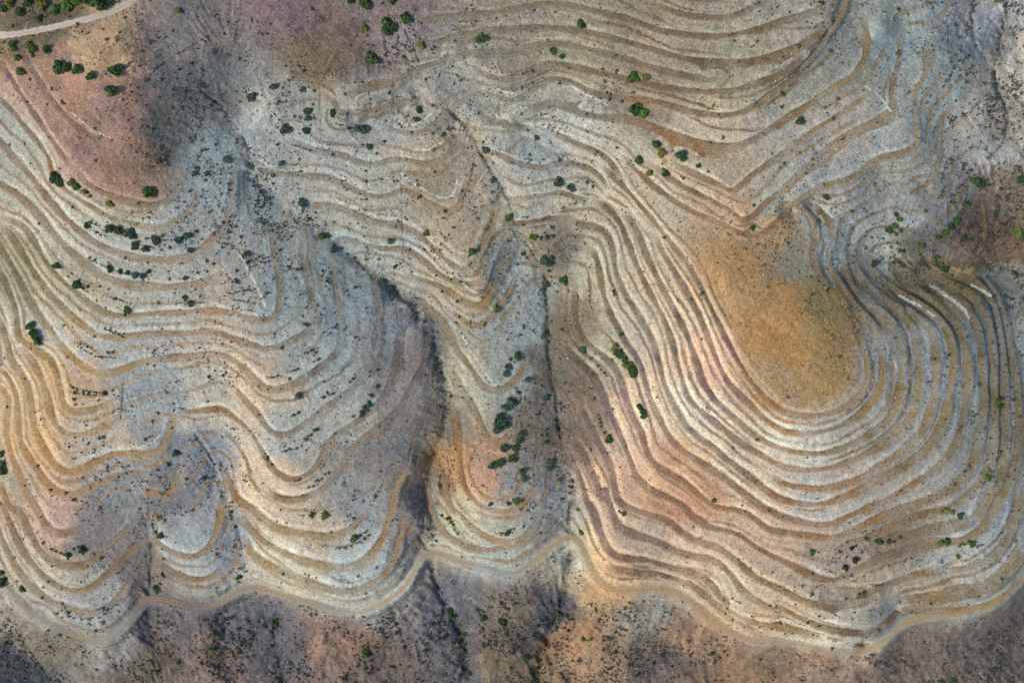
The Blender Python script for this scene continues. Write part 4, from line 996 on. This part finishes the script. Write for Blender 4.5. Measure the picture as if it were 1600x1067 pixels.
def kind_of(x, y, k, r):
    if k: return k
    if 180 < x < 930 and 90 < y < 790: return 'g' if r.random() < 0.7 else 'd'
    return 'd'
places = []
for ln in PLACES.strip().splitlines():
    a, ph = ln.split('|'); u, v = map(float, a.split(',')); places.append((u, v, ph))
members = {}
for e in solo:
    j = min(range(len(places)), key=lambda j: (places[j][0] - e[0])**2 + (places[j][1] - e[1])**2)
    members.setdefault(j, []).append(e)
ORD = ['leftmost', 'second from left', 'third from left', 'fourth from left', 'fifth from left', 'sixth from left', 'seventh from left', 'eighth from left', 'ninth from left', 'tenth from left', 'eleventh from left', 'twelfth from left', 'thirteenth from left', 'fourteenth from left', 'fifteenth from left']
rk = random.Random(4); made = []
for j, es in sorted(members.items()):
    for e in es: e[3] = kind_of(e[0], e[1], e[3], rk)
    es.sort(key=lambda e: e[0]); big = max(es, key=lambda e: e[2]); sizes = sorted((e[2] for e in es), reverse=True)
    cols_ = [e[3] for e in es]
    for i, e in enumerate(es):
        szw = 'large' if e[2] > 8 else 'round' if e[2] > 5.5 else 'small'
        w_ = WORD[e[3]]; noun = 'tree' if e[2] > 9.4 else 'shrub'
        if len(es) == 1: lab = '%s %s %s %s' % (szw, w_, noun, places[j][2])
        elif e is big and len(sizes) > 1 and sizes[0] > sizes[1] + 1.0: lab = 'largest %s %s %s' % (w_, noun, places[j][2])
        elif cols_.count(e[3]) == 1: lab = 'only %s %s %s' % (w_, noun, places[j][2])
        elif i == len(es) - 1 and len(es) > 2: lab = '%s %s %s, rightmost' % (w_, noun, places[j][2])
        else: lab = '%s %s %s, %s' % (w_, noun, places[j][2], ORD[i])
        made.append((e, lab, noun))
for n_, (e, lab, noun) in enumerate(made):
    x, y, r_, k = e; z = float(z_at(x, y)); X, Y, Zz = world(x, y, z); rad = r_ * PXM * 1.02
    rz = rk.uniform(0, 6.28); sq = rk.uniform(0.82, 1.15)
    if r_ > 5.4:
        root = bpy.data.objects.new('small_tree' if noun == 'tree' else 'shrub', None); C.objects.link(root)
        root.empty_display_size = 0.5
        c_ = bpy.data.objects.new('crown', CROWN[k, n_ % 5]); s_o = bpy.data.objects.new('stem', STEM[n_ % 4])
        for q in (c_, s_o): C.objects.link(q); q.parent = root
    else:
        root = bpy.data.objects.new('shrub', SMALL[k, n_ % 5]); C.objects.link(root)
    root.location = (float(X), float(Y), z - 0.05); root.rotation_euler = (0, 0, rz); root.scale = (rad * 1.2 * sq, rad * 1.2 / sq, rad * 1.0)
    tag(root, lab, noun, 'trees scattered over the terraces' if noun == 'tree' else 'shrubs scattered over the terraces')

# ------------------------------------------------------------------ low scrub too fine to count, loose stones
DENS = """60,20,2.5 60,80,0.3 150,150,0.15 50,200,0.1 280,150,1.6 340,120,1.2 330,230,2.0 400,190,0.3 330,50,0.3 450,30,0.5 500,60,1.2 470,110,1.0 450,150,0.9 560,120,0.8 560,200,1.2 650,100,1.6 700,150,1.6 650,180,1.6 720,60,0.8 850,20,0.4 900,60,0.4 820,130,1.2 870,220,1.4 930,150,0.9 1000,100,0.3 1100,100,0.25 1100,220,0.2 1250,60,0.5 1280,150,0.3 1340,40,0.9 1400,30,1.2 1450,30,1.8 1470,60,2.4 1400,180,0.5 1480,200,1.6 1500,100,1.8 1580,100,3.2 1590,180,3.2 1560,30,1.5 1510,240,2.2 1580,250,2.8 1540,300,1.8 1350,250,0.6 1350,350,1.5 1300,330,1.2 1400,300,1.0 1450,330,0.8 1350,400,1.6 1400,390,1.6 1480,400,2.0 1560,400,1.8 1590,330,1.8
20,300,0.1 60,400,0.15 100,340,0.1 250,300,0.4 330,290,1.4 380,300,3.6 420,300,3.8 420,380,3.4 370,380,2.8 400,340,3.6 330,270,3.0 450,340,3.0 350,430,1.6 250,430,1.2 180,460,1.0 250,480,0.6 330,490,1.0 100,500,0.1 60,560,0.3 200,560,0.6 230,620,0.9 310,590,1.6 320,640,0.8 120,620,0.4 270,700,0.6 320,730,2.4 340,780,1.8 220,790,1.8 150,790,1.6 200,840,0.6 30,700,0.2 60,850,0.4 100,930,0.4 60,970,1.6 20,1000,3.2 60,1040,1.6 100,990,1.4 150,1000,0.5 200,960,0.5 250,960,0.9 200,1040,1.2 320,1000,1.8 280,1040,1.6 380,980,2.2 420,1040,2.0 350,870,0.8 290,870,0.5 300,930,0.4
480,300,1.3 440,430,2.2 500,420,1.4 550,430,0.5 600,480,0.4 650,520,0.8 520,500,1.0 450,500,1.0 450,560,0.9 400,560,0.4 420,650,0.7 420,720,0.9 480,700,1.2 460,770,1.2 520,780,1.2 600,600,0.3 600,700,0.6 640,760,0.9 680,600,1.8 690,700,1.4 450,850,0.3 550,860,0.4 500,960,1.0 560,1000,2.4 480,1030,1.4 600,1020,2.0 680,980,2.0 640,940,0.6 720,1000,2.4 720,940,1.0 760,970,2.4 790,960,2.4 780,1030,0.8 830,1020,1.6 600,320,1.6 560,370,0.9 650,330,1.6 650,420,0.9 700,340,1.6 700,450,1.4 720,500,1.6 780,450,1.4 740,400,1.4 760,320,0.9 800,300,0.8 830,330,0.8 870,330,1.4 860,380,1.2 850,460,2.0 800,560,1.2 840,600,1.6 790,640,1.2 720,560,1.2 730,650,0.4 740,740,0.5 800,740,1.2 850,760,1.4 800,850,0.7 720,850,0.4 850,850,0.8 870,640,1.4 870,550,1.2
930,340,0.9 960,420,0.4 920,500,0.5 1000,400,0.2 1000,500,0.1 1200,520,0.02 1100,600,0.15 1000,600,0.25 930,640,0.6 900,680,0.9 1050,700,0.1 1100,800,0.4 1000,850,0.2 900,800,0.6 950,880,0.15 850,940,2.2 860,1000,2.4 890,950,1.6 920,1000,1.2 960,980,1.4 1000,1020,2.2 1030,1050,2.2 960,1050,1.6 1040,970,1.0 1090,1000,1.0 1120,1030,1.2 1180,1040,0.6 1250,1025,1.2 1350,1010,0.9 1300,1050,0.4 1450,1010,0.3 1480,1050,1.4 1560,1040,2.0 1590,980,1.2 1550,960,0.6 1400,980,0.3 1300,950,0.2 1200,900,0.4 1330,860,1.6 1300,800,0.2 1400,700,0.2 1500,600,0.3 1560,600,0.8 1590,700,0.7 1450,450,1.6 1420,520,0.4 1350,450,0.9 1500,450,1.0 1580,450,1.6 1250,700,0.1"""
q = np.array([[float(v) for v in s.split(',')] for s in DENS.split()])
A_, B_ = np.meshgrid(cx, cy)
num = np.zeros(HC.shape); den = np.zeros(HC.shape)
for a_, b_, d_ in q:
    wt = 1 / ((A_ - a_)**2 + (B_ - b_)**2 + 300) ** 2; num += wt * d_; den += wt
DN = num / den * (1 + 0.9 * (B_ > 950) * (HC < -14.5)) * (1 + 1.3 * np.exp(-((A_ - 290) ** 2 + (B_ - 160) ** 2) / 80.0 ** 2))
rr = np.random.default_rng(21)
def pick(count, weight):
    out = []
    while sum(len(o) for o in out) < count:
        x = rr.uniform(-60, 1660, 60000); y = rr.uniform(-60, 1127, 60000)
        i = np.clip(((x - cx[0]) / CS).astype(int), 0, len(cx) - 1); j = np.clip(((y - cy[0]) / CS).astype(int), 0, len(cy) - 1)
        gi = np.clip(np.searchsorted(gx, x), 0, nx - 1); gj = np.clip(np.searchsorted(gy, y), 0, ny - 1)
        wv = weight(DN[j, i], gi, gj); k = rr.random(60000) < wv / 4.0
        out.append(np.stack([x[k], y[k]], 1))
    return np.vstack(out)[:count]
patchy = blur_noise(26, 301, 3); rows_ = conN * 1.2
def w_tuft(d, gi, gj):
    return d * (0.55 + 1.0 * patchy[gj, gi]).clip(0.05, 2) * (0.4 + 1.1 * rows_[gj, gi]).clip(0.05, 2.0) * (1 - 0.6 * near_veg[gj, gi]) * (rD[gj, gi] > 7)
def scatter(name, P, sizes, proto_fn, mats, label_mi, zoff):
    n_ = len(P); protos = [proto_fn(k) for k in range(8)]
    z = z_at(P[:, 0], P[:, 1]); X, Y, _ = world(P[:, 0], P[:, 1], z)
    Vs, Fs, Ms, n0 = [], [], [], 0
    for k in range(8):
        idx_ = np.arange(k, n_, 8); pv, pf = protos[k]; th = rr.uniform(0, 6.28, len(idx_)); c, s = np.cos(th), np.sin(th)
        sz = sizes[idx_]
        vx = (pv[:, 0][None] * c[:, None] - pv[:, 1][None] * s[:, None]) * sz[:, None] + X[idx_][:, None]
        vy = (pv[:, 0][None] * s[:, None] + pv[:, 1][None] * c[:, None]) * sz[:, None] + Y[idx_][:, None]
        vz = pv[:, 2][None] * sz[:, None] + z[idx_][:, None] + zoff
        Vs.append(np.stack([vx, vy, vz], -1).reshape(-1, 3))
        Fs.append((pf[None] + (np.arange(len(idx_)) * len(pv))[:, None, None] + n0).reshape(-1, pf.shape[1])); n0 += len(idx_) * len(pv)
        Ms.append(np.repeat(label_mi[idx_], len(pf)))
    return mesh_obj(name, np.vstack(Vs), np.vstack(Fs), mats, midx=np.concatenate(Ms))
def tuft_proto(k):
    r = np.random.default_rng(400 + k); V, F = [], []
    for i in range(16):
        d = r.normal(size=3); d[2] = abs(d[2]) * 0.6 + 0.1; d /= np.linalg.norm(d); d[0] *= 1 + 0.3 * (k % 3)
        c = d * r.uniform(0.3, 0.85); a = np.cross(d, r.normal(size=3)); a /= np.linalg.norm(a); b = np.cross(d, a); s = r.uniform(0.25, 0.45)
        n0 = len(V); V += [c - a*s, c + b*s*0.8, c + a*s, c - b*s*0.7]; F.append([n0, n0+1, n0+2, n0+3])
    return np.array(V), np.array(F)
def scrub_mat(name, rgb):
    m_, t_, b_ = new_mat(name); nn = add_noise(t_, 0.9, 2, 0.6)
    rgbn = t_.nodes.new('ShaderNodeRGB'); rgbn.outputs[0].default_value = (*rgb, 1)
    t_.links.new(mult(t_, rgbn.outputs[0], maprange(t_, nn.outputs[0], 0.3, 0.7, 0.6, 1.5)), b_.inputs['Base Color']); return m_
SC = [scrub_mat('dark_scrub', (0.068, 0.085, 0.068)), scrub_mat('grey_scrub', (0.125, 0.125, 0.108)), scrub_mat('brown_scrub', (0.095, 0.075, 0.052)), scrub_mat('olive_scrub', (0.085, 0.090, 0.035))]
NT = 30000
P = pick(NT, w_tuft)
al = []                                   # scrub that follows the ditches and stream beds
for dp, wd, dk, Q in ditches:
    if dk < 0.29: continue
    m_ = int(len(Q) * 0.8 * (0.10 + 0.9 * (dk - 0.28))); al.append(Q[rr.integers(0, len(Q), m_)] + rr.normal(0, wd * 0.45, (m_, 2)))
P = np.vstack([P] + al); P = P[(P[:, 0] > -90) & (P[:, 0] < 1690) & (P[:, 1] > -90) & (P[:, 1] < 1160)]; NT = len(P)

sz = np.clip(rr.lognormal(-1.02, 0.42, NT) * np.where((P[:, 1] > 940) | (P[:, 0] > 1480), 1.3, 1.0), 0.15, 1.4)
o = scatter('low_scrub', P, sz, tuft_proto, SC, rr.choice(4, NT, p=[0.5, 0.27, 0.16, 0.07]), 0.02)
tag(o, 'fine dark scrub dotted in rows over the pale banks', 'scrub', kind='stuff')
RP = np.array([[e[0], e[1]] for e in rest_items]); rsz = np.array([e[2] * PXM * 0.95 for e in rest_items])
for hl in HEDGES.strip().split('|'):
    Q = spline(parse_pts([hl.strip()]), 2.0); Q = Q[rr.random(len(Q)) < 0.8] + rr.normal(0, 0.5, 2)
    RP = np.vstack([RP, Q + rr.normal(0, 0.55, Q.shape)]); rsz = np.concatenate([rsz, rr.uniform(0.3, 0.62, len(Q))])
o = scatter('small_bushes', RP, rsz, tuft_proto, [scrub_mat('green_bush', (0.052, 0.088, 0.050)), SC[3]], (np.arange(len(RP)) % 6 == 0).astype(int), 0.05)
tag(o, 'remaining small dark bushes spread over the terraces', 'bushes', kind='stuff')
def stone_proto(k):
    r = np.random.default_rng(600 + k)
    V = np.array([[1, 0, 0], [0, 1, 0], [-1, 0, 0], [0, -1, 0], [0.2, 0.1, 0.7], [0, 0, -0.4]]) * r.uniform(0.6, 1.1, (6, 1))
    F = np.array([[0, 1, 4], [1, 2, 4], [2, 3, 4], [3, 0, 4], [1, 0, 5], [2, 1, 5], [3, 2, 5], [0, 3, 5]])
    return V, F
ST = [scrub_mat('pale_stone', (0.50, 0.47, 0.41)), scrub_mat('grey_stone', (0.30, 0.29, 0.27))]
NS = 13000
def w_stone(d, gi, gj): return (0.4 + 0.35 * d) * (0.6 + 0.8 * patchy[gj, gi]).clip(0.1, 2) * (1 - 0.7 * near_veg[gj, gi]) * (rD[gj, gi] > 7)
P = pick(NS, w_stone)
extra = []
for wd, Q in pales:
    if wd >= 2.4: extra.append(Q[rr.integers(0, len(Q), int(len(Q) * 0.9))] + rr.normal(0, wd * 0.5, (int(len(Q) * 0.9), 2)))
P = np.vstack([P] + extra); NS = len(P)
o = scatter('loose_stones', P, np.clip(rr.lognormal(-1.4, 0.4, NS), 0.12, 0.7), stone_proto, ST, rr.choice(2, NS, p=[0.6, 0.4]), 0.0)
tag(o, 'pale loose stones strewn over the banks and rubble lines', 'stones', kind='stuff')

labs = [o.get('label') for o in C.objects if o.get('label')]
assert len(labs) == len(set(labs)), [x for x in labs if labs.count(x) > 1]
